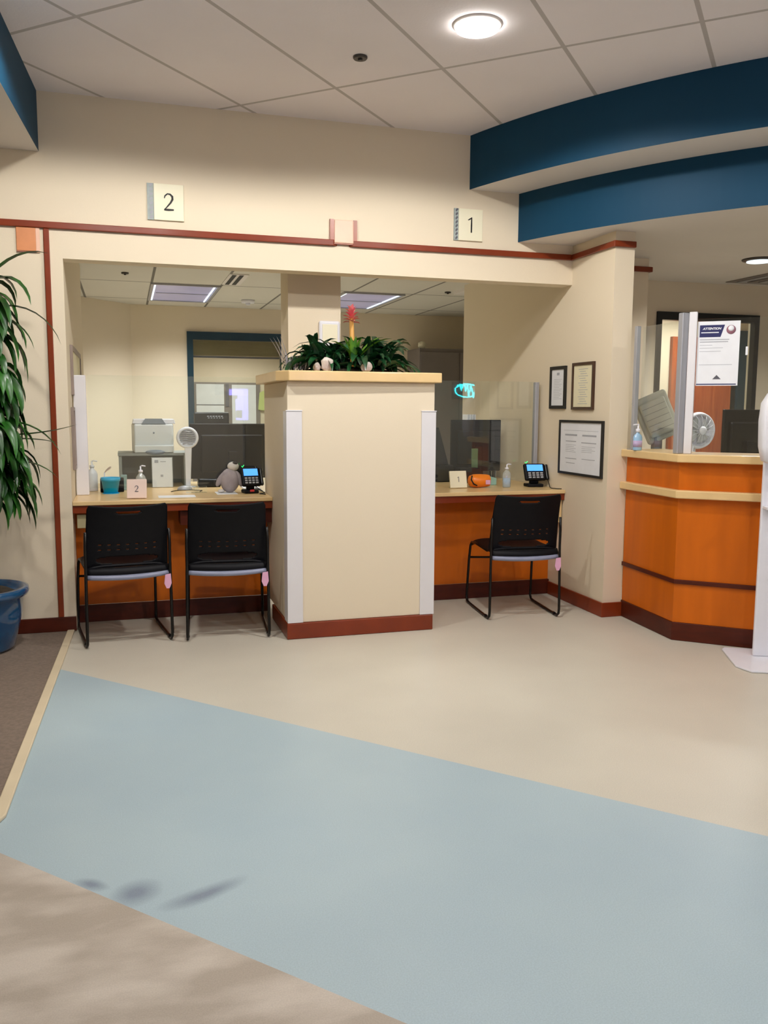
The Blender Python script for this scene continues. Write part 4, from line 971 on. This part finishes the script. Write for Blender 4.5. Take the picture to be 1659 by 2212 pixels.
MB().tube([(3.815, 5.14, ZD+.02), (3.815, 5.14, 1.1), (3.815, 5.12, 1.15)], .012, 10).build('stem', white_pl, t)
MB().lathe([(.08, 0), (.08, .01), (.03, .0195)], (3.815, 5.14, ZD), 24).build('base', white_pl, t)
monitor(4.13, 4.52, 5.25, .86, 1.31, 'black screen back standing at the far right behind the reception counter', black_gl, feet=.76)
def pump2(x, y, zb, h, label):
    t = thing('pump_bottle', label, 'bottle', (x, y, zb))
    MB().lathe([(.027, 0), (.029, .005), (.029, h*.5), (.024, h*.58), (.011, h*.66), (.011, h*.70)], (x, y, zb), 20, 1, .7).build('bottle_body', gel_blue, t)
    MB().lathe([(.0295, 0), (.0295, h*.25)], (x, y, zb+.02), 20, .99, .73).build('label_band', mat('lilac_label', (190, 170, 205), .5), t)
    MB().lathe([(.013, 0), (.013, .02), (.005, .022), (.005, .05)], (x, y, zb+h*.7), 12).tube([(x, y, zb+h*.97), (x-.012, y-.002, zb+h), (x-.035, y-.004, zb+h*.985)], .004, 8).build('pump', white_pl, t)
pump2(2.955, 4.52, 1.0605, .155, 'blue hand sanitizer pump bottle at the left end of the reception counter')
t = thing('small_cup', 'small cream cup with pens behind the left reception screen', 'cup', (3.6, 4.85, .76))
MB().lathe([(.028, 0), (.032, .09), (.030, .09), (.026, .005)], (3.52, 4.78, ZD), 20).build('cup_body', cream_plate, t)
MB().tube([(3.52, 4.78, ZD+.01), (3.535, 4.775, ZD+.31)], .005, 6).tube([(3.52, 4.78, ZD+.01), (3.50, 4.79, ZD+.29)], .005, 6).build('pens', white_pl, t)
# reception window frame, door beyond
w2 = struct(MB().box((4.27, 6.31, .8), (4.315, 6.37, 2.12)).box((5.245, 6.31, .8), (5.29, 6.37, 2.12)).box((4.315, 6.31, 2.055), (5.245, 6.37, 2.12)).box((4.315, 6.31, .8), (5.245, 6.37, .85)).build('window_2', dark_fr))
MB().box((4.315, 6.34, .85), (5.245, 6.345, 2.055)).build('pane', winglass, w2)
d1 = struct(bx((5.30, 7.555, .01), (6.02, 7.599, 2.04)).build('door_1', reddoor))
struct(MB().box((6.09, 7.54, .001), (6.22, 7.599, 2.12)).build('trim_6', teal_fr))
struct(MB().box((6.021, 7.57, .001), (6.089, 7.599, 2.12)).box((6.221, 7.57, .001), (7.0, 7.599, 2.12)).build('dark_gap_panel', dark_fr))  # flat dark panels stand in for the unlit openings around the teal post

# ================================================================== OPPOSITE END OF THE HALL (shows only as reflections in the desk screens)
t = thing('neon_sign', 'glowing cyan neon sign on the far wall, seen reflected in the desk 1 screen', 'neon sign', (5.0, -2.55, 1.5))
def on_mirror(px_dx, dz): return None
mb = MB(); yN = -2.52
D = 5.6+5.6+2.52
nx, nz = .4085*D, 1.62
P = [(-.22, .08), (-.16, .10), (-.13, .0), (-.10, .09), (-.06, .10), (-.04, -.02), (0, .09), (.03, -.10), (.07, .08), (.10, .02), (.13, -.12), (.17, .06), (.22, .09), (.24, -.02), (.2, -.1)]
mb.tube([(nx+px*.85, yN, nz+pz) for px, pz in P], .008, 8)
mb.tube([(nx+.22*cos(a*pi/12), yN-.02, nz+.11*sin(a*pi/12)) for a in range(25)], .006, 8, caps=False)
mb.build('neon_tube', neon_c, t)
bx((nx-.26, -2.595, nz-.15), (nx+.26, -2.56, nz+.15)).build('backing', dark_fr, t)
t = thing('lobby_display', 'lavender lit information screen on the far wall, seen reflected in the desk 2 screen', 'display', (2.7, -2.55, 1.0))
bx((2.52, -2.595, .98), (3.03, -2.55, 1.80)).build('casing', white_pl, t)
bx((2.54, -2.5495, 1.0), (3.01, -2.545, 1.78)).build('screen', screen_l, t)
bx((2.70, -2.544, 1.05), (2.86, -2.54, 1.25)).build('screen_panel', navy, t)
